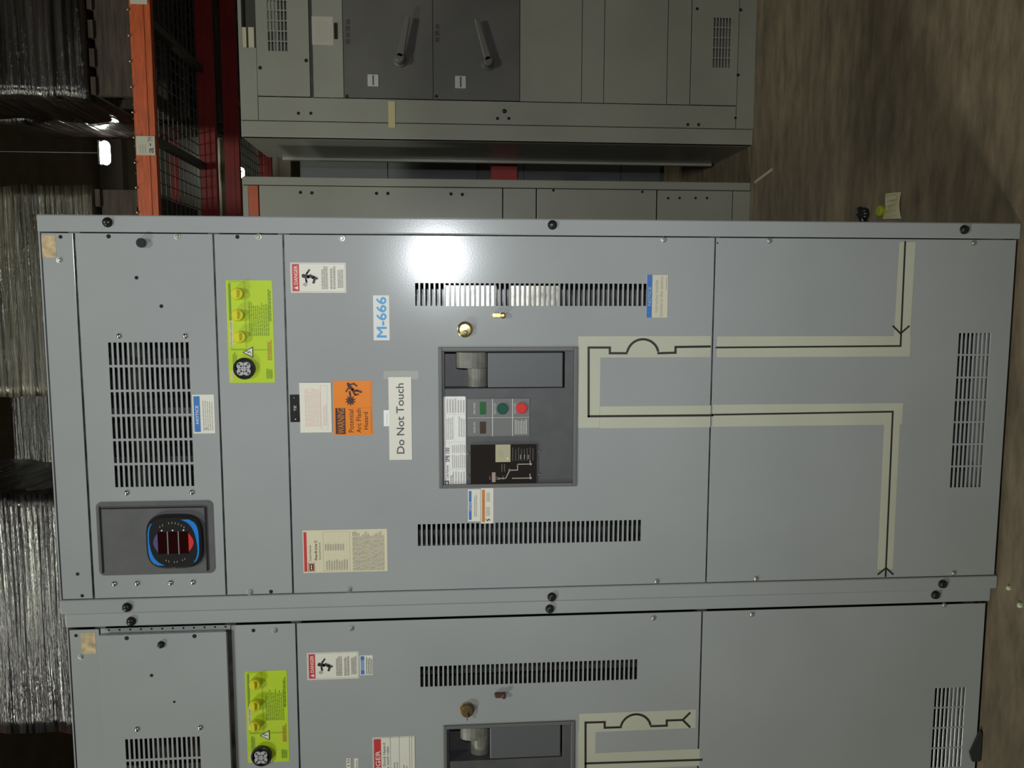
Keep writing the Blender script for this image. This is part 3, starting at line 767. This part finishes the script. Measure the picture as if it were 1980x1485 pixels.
v2l = (v2[0] - (vr[0] - vl[0]), v2[0] - (vr[0] - vl[1]), v2[2], v2[3])
bd2 = sheet('breaker_door', (dl2, dr2, Z_BREAK + .002, Z_MIMIC - .002), YB, slots(v2, 47, 1, .62, 1) + slots(v2l, 47, 1, .62, 1) + [bo2], PAINT, B_, bevel=.0005, seg=1)
breaker(bd2, bo2, YB, False)
for q in ((679, 1215), (1263, 1195)): fpx('hex', *q, YB, bd2, 'door_screw', .0058)
sticker('danger_sticker', R4(594, 1261, 694, 1313, YB), YB, WHITE, danger_ops(), bd2, 'white DANGER sticker with red header')
sticker('notice_sticker', R4(696, 1267, 721, 1305, YB), YB, WHITE, [('r', .04, .66, .96, .94, mat('faded_blue', (.20, .32, .50), rough=.5)), ('r', .04, .66, .24, .94, BLUE), ('r', .76, .66, .96, .94, BLUE), ('l', .05, .06, .95, .6, 4, DINK, .4)], bd2, 'small NOTICE sticker with blue bar')
sticker('danger_sticker', R4(721, 1424, 803, 1542, YB), YB, WHITE, [('r', .02, .80, .97, .965, RED), ('t', .22, .82, .78, .93, 'DANGER', WHITE, 1), ('t', .12, .70, .90, .76, 'Arc Flash and Shock Hazard', DINK), ('t', .12, .62, .84, .68, 'Follow all safe work rules', DINK),
        ('r', .0, .58, 1, .585, DINK), ('r', .0, .37, 1, .375, DINK), ('r', .0, .13, 1, .135, DINK), ('r', 0, .08, 1, .085, DINK), ('l', .3, .42, .62, .55, 2, GINK, .3), ('l', .3, .2, .55, .33, 2, GINK, .3), ('o', 0.01, .01, .99, .99, .0008, GINK)], bd2, 'wide white DANGER sticker with ruled fields')
sticker('number_label', R4(670, 1466, 678, 1500, YB), YB, WHITE, [('t', .55, .25, .95, .75, '10', MAROON)], bd2, 'tiny cream label')
sticker('number_label', R4(685, 1466, 693, 1500, YB), YB, WHITE, [('l', .1, .2, .9, .8, 1, GINK)], bd2, 'tiny white label')
lock(bd2, 903, 1371, YB, BRASS_D, True)
latch(bd2, 955, 1337, 978, 1346, YB, mat('rusty_latch', (.12, .05, .04), rough=.5, metal=.4), 'small rusty latch')
mimic(bd2, YB, [(1120, 1376, 1345, 1412), (1118, 1412, 1151, 1530), (1151, 1452, 1353, 1485)],
      [pp([(1132, 1530), (1132, 1397), (1169, 1396), (1169, 1407), (1200, 1406)], YB), arcpts(*pp([(1201, 1402), (1230, 1381), (1257, 1400)], YB)),
       pp([(1259, 1404), (1289, 1403), (1289, 1393), (1320, 1392)], YB), pp([(1320, 1392), (1333, 1379)], YB), pp([(1320, 1392), (1333, 1405)], YB), pp([(1132, 1476), (1356, 1469)], YB)], w=.0052)
lv2z = R4(1808, 1335, 1866, 1345, YB); lx = P(1836, 1330, YB)[0]; lw_ = (lv[1] - lv[0])
ld2 = sheet('lower_door', (dl2, dr2, .012, Z_BREAK - .002), YB, slots((lx - lw_, lx, lv2z[2], lv2z[3]), 8, 7, .55, .92), PAINT, B_, bevel=.0005, seg=1)
for q in ((1453, 1188), (1825, 1170)): fpx('hex', *q, YB, ld2, 'door_screw', .0058)
boxo('floor_channel', XB + .02, -.03, YB + .02, YB + .06, 0, .02, BLACK, B_)
st = P(1900, 1430, YB); bm = bmesh.new()
prism(bm, [(st[0] - .055, .004), (st[0] + .02, .004), (st[0] + .03, .010), (st[0] - .03, .034), (st[0] - .055, .026)], YB - .010, YB - .003)
o = bmo('strap_end', bm, mat('black_webbing', (.02, .02, .022), rough=.8), None, bevel=.001); tag(o, 'frayed black strap end on the floor against the left cabinet base', 'strap')

# ------------------------------------------------------------------ rear switchboards
YA = 1.79
def Ra(x0, y0, x1, y1): return R4(x0, y0, x1, y1, YA)
XA0 = P(700, 275, YA)[0] + .001; XA0 = 1.424; XA1 = XA0 + .914
RA = thing('rear_switchboard', 'lamp-tinted grey switchboard at back right with two charcoal switch doors', 'cabinet', (0, 0, 0))
zA = {k: P(k, 150, YA)[1] for k in (465, 498, 600, 606, 665, 838, 1005, 1125, 1168, 1290, 1335, 1425, 1455)}
bm = bmesh.new(); t = .003; D = .52
box(bm, XA0, XA0 + t, YA + .004, YA + D, 0, 2.27); box(bm, XA1 - t, XA1, YA + .004, YA + D, 0, 2.27); box(bm, XA0 + t, XA1 - t, YA + .004, YA + D, 2.267, 2.27); box(bm, XA0 + t, XA1 - t, YA + D - t, YA + D, 0, 2.267)
box(bm, XA0 + t, XA1 - t, YA + .10, YA + .105, .02, 2.26)
bmo('housing', bm, PAINT2, RA)
bm = bmesh.new(); box(bm, XA0 - .012, XA0 + .012, YA + D, YA + D + .03, .02, 2.2)
pass
bmo('side_frame', bm, PAINT2, RA)
pa = post(RA, XA0, XA0 + .068, YA, PAINT2, 0, 2.27)
ip_x = XA0 + .068
x_in = P(800, 193, YA)[0]
fr = sheet('inner_stile', (ip_x + .002, x_in, zA[1425], zA[498]), YA, [], PAINT2, RA, bevel=.001)
sticker('yellow_tape', Ra(751, 196, 764, 247), YA - .002, mat('cream_yellow_tape', (.50, .43, .24), rough=.5), [], fr, 'short strip of cream tape', th=.001)
fpx('cap', 975, 215, YA, fr, 'stile_bolt', .009)
for q in ((577, 219), (601, 219), (962, 229), (984, 229), (1330, 241), (1351, 241)): fpx('hole', *q, YA, fr, 'rivet', .007)
tp = sheet('top_panel', (ip_x + .002, XA1 - .002, zA[498] + .003, 2.268), YA, [(P(480, 92, YA)[0], P(480, -60, YA)[0], P(494, 50, YA)[1], P(467, 50, YA)[1])], PAINT2, RA, bevel=.001)
boxo('base_panel', ip_x + .002, XA1 - .002, YA, YA + .02, 0.0, zA[1425] - .003, PAINT2, RA, bevel=.001)
for i, (a0, a1) in enumerate(((466, 476), (480, 491))):
    r = Ra(a0, 52, a1, 92); ob = boxo('cream_plate', r[0], r[1], YA + .002, YA + .012, r[2], r[3], mat('cream_plate_plastic', (.46, .43, .30), rough=.5), RA, bevel=.0008)
X0, X1 = x_in + .003, XA1 - .002
vt = Ra(518, -40, 555, 100); px_ = (P(536, 2, YA)[0] - P(536, 100, YA)[0]) / 5
vt = (P(536, 100, YA)[0], P(536, 100, YA)[0] + px_ * 5, vt[2], vt[3])
d = sheet('upper_vent_door', (X0, X1, zA[600], zA[498] - .002), YA - .012, slots(vt, 6, 5, .6, .9), PAINT2, RA, th=.012, bevel=.001)
fpx('hole', 503, 131, YA - .012, d, 'screw_hole', .008); fpx('hole', 592, 117, YA - .012, d, 'screw_hole', .008)
d = sheet('label_panel', (X0, X1, zA[665] + .002, zA[606]), YA, [], PAINT2, RA, bevel=.001)
sticker('paper_label', Ra(603, 32, 644, 87), YA, mat('grey_white_paper', (.42, .39, .34), rough=.6), [('l', .12, .1, .88, .9, 6, GINK, .25)], d, 'white paper label with faint print')
r = Ra(646, 45, 652, 76); boxo('small_catch', r[0], r[1], YA - .006, YA, r[2], r[3], BLACK, d, bevel=.001)
def sw_door(z0, z1, hub, tip, latch_, lab, word):
    d = sheet('switch_door', (X0, X1, z0 + .002, z1 - .002), YA - .006, [], PAINT_DK, RA, th=.008, bevel=.001)
    yy = YA - .006
    hx, hz = P(*hub, yy); tx, tz = P(*tip, yy)
    bm = bmesh.new(); lathe(bm, hx, hz, yy, [(.030, 0), (.030, .012), (.024, .016), (.022, .05), (.016, .055)], 24)
    v = Vector((tx - hx, tz - hz)); L = v.length; v /= L; n = Vector((-v.y, v.x))
    bmo('handle_hub', bm, PAINT_DK, d, smooth=False, bevel=.001)
    bm = bmesh.new(); q = [Vector((hx, hz)) + n * .016, Vector((hx, hz)) - n * .016, Vector((tx, tz)) - n * .010, Vector((tx, tz)) + n * .010]
    prism(bm, [(p.x, p.y) for p in q], yy - .055, yy - .038)
    bmo('rotary_handle', bm, mat('charcoal_handle', (.13, .125, .115), rough=.4), d, bevel=.004, label='long rotary switch handle')
    r = R4(*latch_, yy); bm = bmesh.new(); box(bm, r[0], r[1], yy - .004, yy, r[2], r[3]); bmo('latch_plate', bm, mat('pale_latch_steel', (.55, .55, .53), rough=.35, metal=.3), d, bevel=.001)
    m_ = (r[2] + r[3]) / 2; boxo('latch_slot', r[0] + .004, r[1] - .004, yy - .0046, yy - .0035, m_ - .004, m_ + .003, CHAR, d)
    bm = bmesh.new(); rr = random.Random(3)
    for k in range(word[4]):
        f = k / word[4]; a_ = P(word[0], word[1] + (word[3] - word[1]) * (f + .35 / word[4]), yy); box(bm, a_[0] - .010, a_[0] + .010, yy - .0006, yy, a_[1] - .012, a_[1] + .012 * rr.random())
    bmo('door_lettering', bm, mat('dark_grey_letter', (.055, .045, .043), rough=.6), d)
    for q_ in ((word[0], 186), ): fpx('hole', *q_, yy, d, 'screw_hole', .007)
    return d
sw_door(zA[838], zA[665], (774, 117), (790, 38), (711, 144, 732, 167), '', (671, 38, 0, 88, 4))
sw_door(zA[1005], zA[838], (943, 123), (920, 43), (880, 147, 901, 171), '', (844, 47, 0, 85, 3))
for z0, z1 in ((zA[1125], zA[1005]), (zA[1168], zA[1125]), (zA[1290], zA[1168]), (zA[1335], zA[1290])):
    sheet('blank_panel', (X0, X1, z0 + .0015, z1 - .0015), YA, [], PAINT2, RA, bevel=.001)
vb = R4(1379, 35, 1412, 131, YA)
d = sheet('lower_vent_door', (X0, X1, zA[1425], zA[1335] - .002), YA - .004, slots(vb, 6, 5, .6, .9), PAINT2, RA, th=.006, bevel=.001)
for q in ((1348, 17), (1432, 19), (1427, 145)): fpx('hole', *q, YA - .004, d, 'screw_hole', .007)
fpx('hole', 1422, 228, YA, fr, 'rivet', .006)

# second rear cabinet, mostly hidden behind the front row
YC = 1.80; XC1 = 1.2575; XC0 = XC1 - .914
RB = thing('rear_switchboard', 'plain lamp-tinted grey switchboard behind front right cabinet with orange strip', 'cabinet')
zB = {k: P(k, 380, YC)[1] for k in (468, 480, 500, 972, 1037, 1270, 1417, 1447)}
bm = bmesh.new(); box(bm, XC0, XC0 + t, YC + .004, YC + D, 0, 2.276); box(bm, XC1 - t, XC1, YC + .004, YC + D, 0, 2.276); box(bm, XC0 + t, XC1 - t, YC + .004, YC + D, 2.273, 2.276); box(bm, XC0 + t, XC1 - t, YC + D - t, YC + D, 0, 2.273)
bmo('housing', bm, PAINT2, RB)
post(RB, XC1 - .036, XC1, YC, PAINT2, 0, 2.276)
post(RB, XC0, XC0 + .036, YC, PAINT2, 0, 2.276)
X0, X1 = XC0 + .039, XC1 - .039
sheet('top_panel', (X0, X1, zB[480], 2.274), YC, [], PAINT2, RB)
sheet('orange_strip', (X0, X1, zB[500] + .001, zB[480] - .001), YC - .001, [], mat('orange_red_strip', (.42, .08, .03), rough=.4, noise_amt=.15), RB, label='orange strip under the top panel')  # orange band built as an added strip instead of an opening
P_ = []
for a0, a1 in ((500, 972), (972, 1037), (1037, 1270), (1270, 1417)):
    P_.append(sheet('cover_panel', (X0, X1, zB[a1] + .002, zB[a0] - .003), YC, [], PAINT2, RB, bevel=.001))
boxo('base_panel', X0, X1, YC, YC + .02, 0, zB[1417] - .002, PAINT2, RB, bevel=.001)
for i, q in enumerate(((581, 372), (603, 373), (728, 374), (750, 374), (872, 375), (894, 376))): fpx('hole', *q, YC, P_[0], 'rivet', .0075)
for q in ((1070, 368), (1242, 371)): fpx('hole', *q, YC, P_[2], 'rivet', .006)
for q in ((1292, 383), (1314, 383), (1345, 383), (1367, 383)): fpx('hole', *q, YC, P_[3], 'rivet', .006)

# dark switchboard seen through the gap between the rear pair
YD = 3.31
RC = thing('distant_switchboard', 'dark unlit switchboard seen through the gap between the two rear cabinets', 'cabinet')
boxo('housing', 1.0, 2.3, YD + .01, YD + .35, 0, 2.29, PAINT_DK, RC)
PD = mat('shadowy_grey_enamel', (.12, .13, .13), rough=.5)  # shade behind the gap put into this darker copy of the grey enamel
for z0, z1 in ((.03, .28), (.285, .9), (.905, 1.0), (1.2, 1.75), (1.755, 2.28)): sheet('cover_panel', (1.03, 1.655, z0, z1), YD, [], PD, RC)
boxo('centre_post', 1.66, 1.72, YD - .02, YD + .01, 0, 2.29, PD, RC, bevel=.003)
for z0, z1 in ((.03, .9), (.905, 2.28)): sheet('cover_panel', (1.725, 2.28, z0, z1), YD, [], PD, RC)

# ------------------------------------------------------------------ pallet racking
def rack(label, yf, yr, z, xa, xb, front, low, deck=True, ups=(-3.0, 3.1), h=5.4):
    root = thing('pallet_rack', label, 'rack')
    def beam(y, zz, m, hh=.105, lab=None):
        bm = bmesh.new(); box(bm, xa, xb, y, y + .045, zz, zz + hh)
        box(bm, xa, xb, y - .004, y, zz + hh * .30, zz + hh * .62)     # pressed rib
        return bmo('beam', bm, m, root, bevel=.002, label=lab)
    fb = beam(yf, z, front, lab='beam with pressed rib'); beam(yr, z, RACKD)
    if low is not None: beam(yf, low, RACKD, .14)
    for x in ups:
        for y in (yf + .05, yr - .08):
            bm = bmesh.new(); box(bm, x - .045, x + .045, y, y + .08, 0, h); bmo('upright', bm, front if front is RACK else RACKD, root, bevel=.003)
        bm = bmesh.new()
        k = 0; zz = .2
        while zz < h - 1: tube(bm, (x, yf + .10, zz), (x, yr - .06, zz + .8), .014); tube(bm, (x, yf + .10, zz), (x, yr - .06, zz), .014); zz += .95
        bmo('brace', bm, RACKD, root)
    if deck:
        bm = bmesh.new(); x = xa + .05
        while x < xb: box(bm, x - .0025, x + .0025, yf + .005, yr + .04, z + .108, z + .113); x += .07
        for k in range(14):
            y = yf + .045 + k * (yr - yf - .05) / 13; box(bm, xa, xb, y - .0025, y + .0025, z + .105, z + .110)
        o = bmo('wire_deck', bm, WIRE, root); o['kind'] = 'stuff'
        bm = bmesh.new(); x = xa + .4
        while x < xb: box(bm, x - .02, x + .02, yf + .047, yr - .002, z + .06, z + .104); x += .62
        o = bmo('deck_channel', bm, WIRE, root); o['kind'] = 'stuff'
    return root, fb
R1, fb = rack('orange front pallet rack above and behind the rear switchboards, beam label facing out', 2.60, 3.73, 2.905, -3.15, 3.3, RACK, None)
# (the low red beam belongs to the same rack)
bm = bmesh.new(); box(bm, -3.15, 3.3, 2.60, 2.645, 1.005, 1.146); bmo('beam', bm, RACKD, R1, bevel=.002, label='dark red lower beam')
r = R4(254, 263, 297, 300, 2.594)
sticker('beam_label', (r[0], r[1], 2.908, 3.004), 2.595, mat('white_beam_label', (.55, .53, .44), rough=.6), [('t', .12, .08, .40, .32, 'a', DINK, 1), ('t', .5, .2, .62, .28, '-', DINK, 1), ('t', .70, .10, .95, .36, 'TM', DINK, 1), ('l', .1, .5, .6, .9, 3, GINK, .3)], fb, 'white beam label with dark print')
r = R4(252, -20, 288, 8, 2.594)
sticker('beam_label', (r[0], r[1], 2.915, 3.0), 2.595, MATS['white_beam_label'], [], fb, 'white beam label')
bm = bmesh.new()
for k in range(26):
    x = -1.0 + k * .128; lathe(bm, x, 3.012, 2.598, [(.005, 0), (.005, .012), (.002, .014)], 8)
bmo('deck_clip', bm, DULLZ, fb)
R2, _ = rack('dark red pallet rack standing behind the orange one', 4.22, 5.3, 2.875, -3.8, 3.9, RACKD, None, ups=(-3.6, 3.7))
R3, _ = rack('distant dark red pallet rack with empty upper beam near far lamp', 8.2, 9.3, 4.9, -6.5, 6.5, RACKD, 2.9, deck=False, ups=(-6.4, 6.4), h=6)
bm = bmesh.new(); tube(bm, (2.05, 6.2, 3.2), (2.0, 9.0, 3.15), .03); 

# ------------------------------------------------------------------ shrink wrapped pallet loads
def wrapmat(name, col, s=1.0, rough=0.16, tint=0.35):
    m = mat(name, col, rough=rough, spec=0.6, coat=0.5)
    n = m.node_tree.nodes; l = m.node_tree.links; b = n['Principled BSDF']
    tc = n.new('ShaderNodeTexCoord'); mp = n.new('ShaderNodeMapping'); mp.inputs['Scale'].default_value = (0.45, 1.3, 26 * s)
    mp.inputs['Rotation'].default_value = (0, .03, 0)
    l.new(tc.outputs['Object'], mp.inputs[0])
    a = n.new('ShaderNodeTexNoise'); a.inputs['Scale'].default_value = 1.6; a.inputs['Detail'].default_value = 6; a.inputs['Distortion'].default_value = .35
    l.new(mp.outputs[0], a.inputs['Vector'])
    bp = n.new('ShaderNodeBump'); bp.inputs['Strength'].default_value = 1.0; bp.inputs['Distance'].default_value = 0.016
    l.new(a.outputs[0], bp.inputs['Height']); l.new(bp.outputs[0], b.inputs['Normal']); l.new(bp.outputs[0], b.inputs['Coat Normal'])
    r = n.new('ShaderNodeValToRGB'); e = r.color_ramp.elements
    e[0].position = .38; e[0].color = (*[c * .35 for c in col], 1); e[1].position = .72; e[1].color = (*[min(1, c * 2.6 + tint * .06) for c in col], 1)
    l.new(a.outputs[0], r.inputs[0]); l.new(r.outputs[0], b.inputs['Base Color'])
    return m
WR1 = wrapmat('black_stretch_wrap', (.012, .010, .011), tint=.2, rough=.13); WR2 = wrapmat('olive_clear_stretch_wrap', (.050, .045, .028), 1.4, tint=.2, rough=.13); WR3 = wrapmat('dark_stretch_wrap', (.017, .014, .013), .8, tint=.2, rough=.13)
def load(name, x0, x1, y0, y1, z0, z1, m, label, seed, cat='pallet load', pallet=True, amp=.018):
    root = thing(name, label, cat, ((x0 + x1) / 2, (y0 + y1) / 2, z0), 'stretch wrapped pallet loads')
    cx, cy = (x0 + x1) / 2, (y0 + y1) / 2
    ph = .235 if pallet else 0
    bm = bmesh.new()
    nx, ny, nz = 18, 8, 40
    def shape(u, v, wz):
        x = x0 + (x1 - x0) * u; y = y0 + (y1 - y0) * v; z = z0 + ph + (z1 - z0 - ph) * wz
        d = Vector((x - cx, y - cy, 0)); k = d.normalized() if d.length > 0 else Vector((1, 0, 0))
        nn = noise.noise(Vector((x * 1.2 + seed, y * 1.2, z * 9))) * amp + noise.noise(Vector((x * .7, y * .7 + seed, z * 2.3))) * amp * 1.8
        return (x + k.x * nn - cx, y + k.y * nn - cy, z + noise.noise(Vector((x * 2, y * 2, seed))) * amp * (wz > .99) - z0)
    def face(fn, a, b):
        g = [[bm.verts.new(shape(*fn(i / a, j / b))) for j in range(b + 1)] for i in range(a + 1)]
        for i in range(a):
            for j in range(b): bm.faces.new((g[i][j], g[i + 1][j], g[i + 1][j + 1], g[i][j + 1]))
    face(lambda s, q: (s, 0, q), nx, nz); face(lambda s, q: (s, 1, q), nx, nz); face(lambda s, q: (0, s, q), ny, nz); face(lambda s, q: (1, s, q), ny, nz)
    face(lambda s, q: (s, q, 1), nx, ny); face(lambda s, q: (s, q, 0), nx, ny)
    bmesh.ops.remove_doubles(bm, verts=bm.verts, dist=.0005)
    bmo('wrapped_goods', bm, m, root, smooth=True)
    if pallet:
        hx, hy = (x1 - x0) / 2 - .01, (y1 - y0) / 2
        proto = None
        for k in range(3):
            yy = -hy + .02 + k * (2 * hy - .08) / 2; boxo('stringer', -hx, hx, yy, yy + .04, .02, .20, WOOD, root)
        for k in range(7):
            xx = -hx + k * (2 * hx - .09) / 6
            boxo('deck_board', xx, xx + .09, -hy, hy, .20, .225, WOOD, root)
            if k in (0, 3, 6): boxo('deck_board', xx, xx + .09, -hy, hy, 0, .02, WOOD, root)
    return root
ZD = 2.905 + .1135
load('wrapped_load', 1.78, 2.75, 2.66, 3.3, ZD, 4.7, WR3, 'dark wrapped pallet load on the orange beam, at the right above the cabinets', 1.0)
load('wrapped_load', 0.20, 1.31, 2.64, 3.65, ZD, 4.6, WR2, 'olive tinted wrapped load on the rack right above the front right cabinet', 7.0)
load('wrapped_load', -1.70, -0.33, 2.62, 3.6, ZD, 4.7, WR1, 'tall black wrapped load with bright glare above the front left cabinet', 13.0)
ZE = 2.875 + .1135
o = load('wrapped_load', 2.02, 3.1, 4.30, 5.25, ZE, 4.66, WR3, 'dark crinkled load on the rear rack catching the glare of the rack lamp', 21.0, amp=.03); o.rotation_euler = (0, 0, -.06)
load('wrapped_load', -1.6, .6, 4.3, 5.25, ZE, 4.6, WR1, 'black wrapped load on the rear rack behind the left loads', 33.0)
# dark box between the loads
bm = bmesh.new(); box(bm, -.29, .16, 2.7, 3.5, ZD, ZD + .42)
o = bmo('equipment_box', bm, mat('dark_box_card', (.03, .027, .022), rough=.5, bump=.4, bscale=15), None, bevel=.02, seg=3); tag(o, 'low dark box on the rack between the olive and the black wrapped loads', 'box')
bm = bmesh.new(); box(bm, -2.2, -1.80, 2.72, 3.3, ZD, ZD + .22)
o = bmo('carton', bm, CARD, None, bevel=.01); tag(o, 'brown carton on the rack left of the tall black wrapped load', 'box')
bm = bmesh.new(); box(bm, .95, 1.30, 4.40, 4.9, ZE, ZE + .33)
o = bmo('carton', bm, CARD, None, bevel=.004); tag(o, 'brown carton on the rear rack behind the orange beam label', 'box')

# stock on the lower levels, seen between beam and cabinets
for i, (x0, x1, y0, zt, m, lab) in enumerate(((2.35, 3.4, 4.3, 2.2, mat('dim_green_crate', (.06, .065, .055), rough=.7), 'dim crate on the floor under the rear rack at far right'),
                                             (-.2, 1.3, 4.35, 2.35, mat('dim_brown_crate', (.10, .085, .065), rough=.7), 'brown crate on the floor behind the rear switchboards'))):
    bm = bmesh.new(); box(bm, x0, x1, y0, y0 + .8, .0, zt)
    root = thing('storage_crate', lab, 'crate'); bmo('crate_box', bm, m, root, bevel=.006)
    for k in range(5):
        x = x0 + .02 + k * (x1 - x0 - .12) / 4; boxo('crate_slat', x, x + .08, y0 - .018, y0, .02, zt - .02, m, root)

# ------------------------------------------------------------------ lamps
LAMP = mat('glowing_lamp', (1, 1, 1), emit=(.95, 1.0, .9), es=60)
def lamp(x, y, z, L, r, lab, grp=None):
    root = thing('high_bay_lamp', lab, 'lamp', (x, y, z), grp)
    bm = bmesh.new()
    n = 16
    prof = [(-L / 2 - r, .001)] + [(-L / 2 - r * math.cos(math.pi / 2 * i / 4), r * math.sin(math.pi / 2 * i / 4)) for i in range(1, 5)] + [(L / 2 + r * math.sin(math.pi / 2 * i / 4), r * math.cos(math.pi / 2 * i / 4)) for i in range(0, 4)] + [(L / 2 + r, .001)]
    rg = [[bm.verts.new((px, q * math.cos(2 * math.pi * i / n), q * math.sin(2 * math.pi * i / n))) for i in range(n)] for px, q in prof]
    for a, b in zip(rg, rg[1:]):
        for i in range(n): bm.faces.new((a[i], a[(i + 1) % n], b[(i + 1) % n], b[i]))
    bm.faces.new(rg[0]); bm.faces.new(rg[-1])
    bmo('bulb', bm, LAMP, root, smooth=True)
    bm = bmesh.new(); box(bm, -L / 2 - r, L / 2 + r, -r * .7, r * .7, r * .95, r * .95 + .015); tube(bm, (0, 0, r + .01), (0, 0, 7.6 - z), .005)
    bmo('lamp_housing', bm, BLACK, root)
lamp(1.88, 4.99, 4.11, .115, .036, 'long glowing ceiling lamp seen just above the orange beam')
lamp(4.16, 21.5, 7.09, .01, .14, 'round glowing lamp peeking over the plain rear switchboard')
lamp(6.51, 28.0, 7.0, .02, .07, 'tiny distant lamp in the gap nearer the switch-door cabinet')
lamp(5.92, 28.3, 7.0, .02, .06, 'tiny distant lamp in the gap nearer the plain cabinet')

# ------------------------------------------------------------------ litter on the floor
root = thing('paper_tag', 'creased cream paper tag lying on the floor right of the front cabinets', 'tag', (1.02, .575, 0))
bm = bmesh.new()
pts = [(-.045, -.045), (.035, -.038), (.040, .035), (-.038, .045)]; nn = 6
g = [[None] * (nn + 1) for _ in range(nn + 1)]
for i in range(nn + 1):
    for j in range(nn + 1):
        u, v = i / nn, j / nn
        x = (pts[0][0] * (1 - u) + pts[1][0] * u) * (1 - v) + (pts[3][0] * (1 - u) + pts[2][0] * u) * v
        y = (pts[0][1] * (1 - u) + pts[1][1] * u) * (1 - v) + (pts[3][1] * (1 - u) + pts[2][1] * u) * v
        g[i][j] = bm.verts.new((x, y, .004 + .006 * abs(math.sin(3 * u + 2 * v))))
for i in range(nn):
    for j in range(nn): bm.faces.new((g[i][j], g[i + 1][j], g[i + 1][j + 1], g[i][j + 1]))
r_ = bmesh.ops.extrude_face_region(bm, geom=list(bm.faces), use_keep_orig=True)
bmesh.ops.translate(bm, verts=[q for q in r_['geom'] if isinstance(q, bmesh.types.BMVert)], vec=(0, 0, -.0035))
bmo('paper', bm, mat('cream_floor_paper', (.52, .48, .30), rough=.7, noise_amt=.1), root)
bm = bmesh.new()
for k in range(5): box(bm, -.034 + k * .016, -.033 + k * .016, -.03, .03, .0105, .0108)
bmo('printed_line', bm, GINK, root)
bm = bmesh.new(); lathe(bm, 0, 0, 0, [(.018, 0), (.018, .010), (.014, .013)], 18)
o = bmo('bottle_cap', bm, mat('yellow_green_plastic', (.30, .36, .02), rough=.4), None); o.location = (1.01, .645, 0); o.rotation_euler = (-math.pi / 2, 0, 0)
tag(o, 'yellow green plastic cap tucked against the cream paper tag', 'cap')
bm = bmesh.new(); random.seed(4)
for k in range(7): tube(bm, (random.uniform(-.03, .03), random.uniform(-.02, .02), .012), (random.uniform(-.05, .05), random.uniform(-.03, .03), .022), .009)
o = bmo('scrap_wire', bm, BLACK, None, smooth=True); o.location = (.99, .735, -.003); tag(o, 'small dark scrap of wire on the floor beside the front right cabinet', 'scrap')
for k, (a, b, s) in enumerate(((1953, 1137, .007), (1975, 1170, .008))):
    d_ = ROT @ Vector(((a - 990) / FPX, -(b - 742.5) / FPX, -1)); t_ = -CAM.z / d_.z; q = CAM + d_ * t_
    bm = bmesh.new(); bmesh.ops.create_icosphere(bm, subdivisions=1, radius=s)
    for v in bm.verts: v.co.z = max(v.co.z, -s * .5) + s * .5; v.co.x *= 1 + .3 * noise.noise(v.co * 90)
    o = bmo('paint_chip', bm, mat('pale_chip', (.55, .60, .40), rough=.3), None); o.location = (q.x, q.y, 0)
    tag(o, ('tiny pale chip on the floor before the joint of the front cabinets', 'tiny pale chip on the floor nearest the frame edge')[k], 'chip')
bm = bmesh.new(); box(bm, -.10, .10, -.006, .006, 0, .002)  # floor scratch built as an added thin raised strip
o = bmo('floor_scratch', bm, mat('pale_scrape', (.40, .34, .26), rough=.8), None); o.location = (1.265, 1.65, 0); o.rotation_euler = (0, 0, math.radians(-82)); tag(o, 'pale thin scratch on the floor by the gap of the rear cabinets', 'scrap')
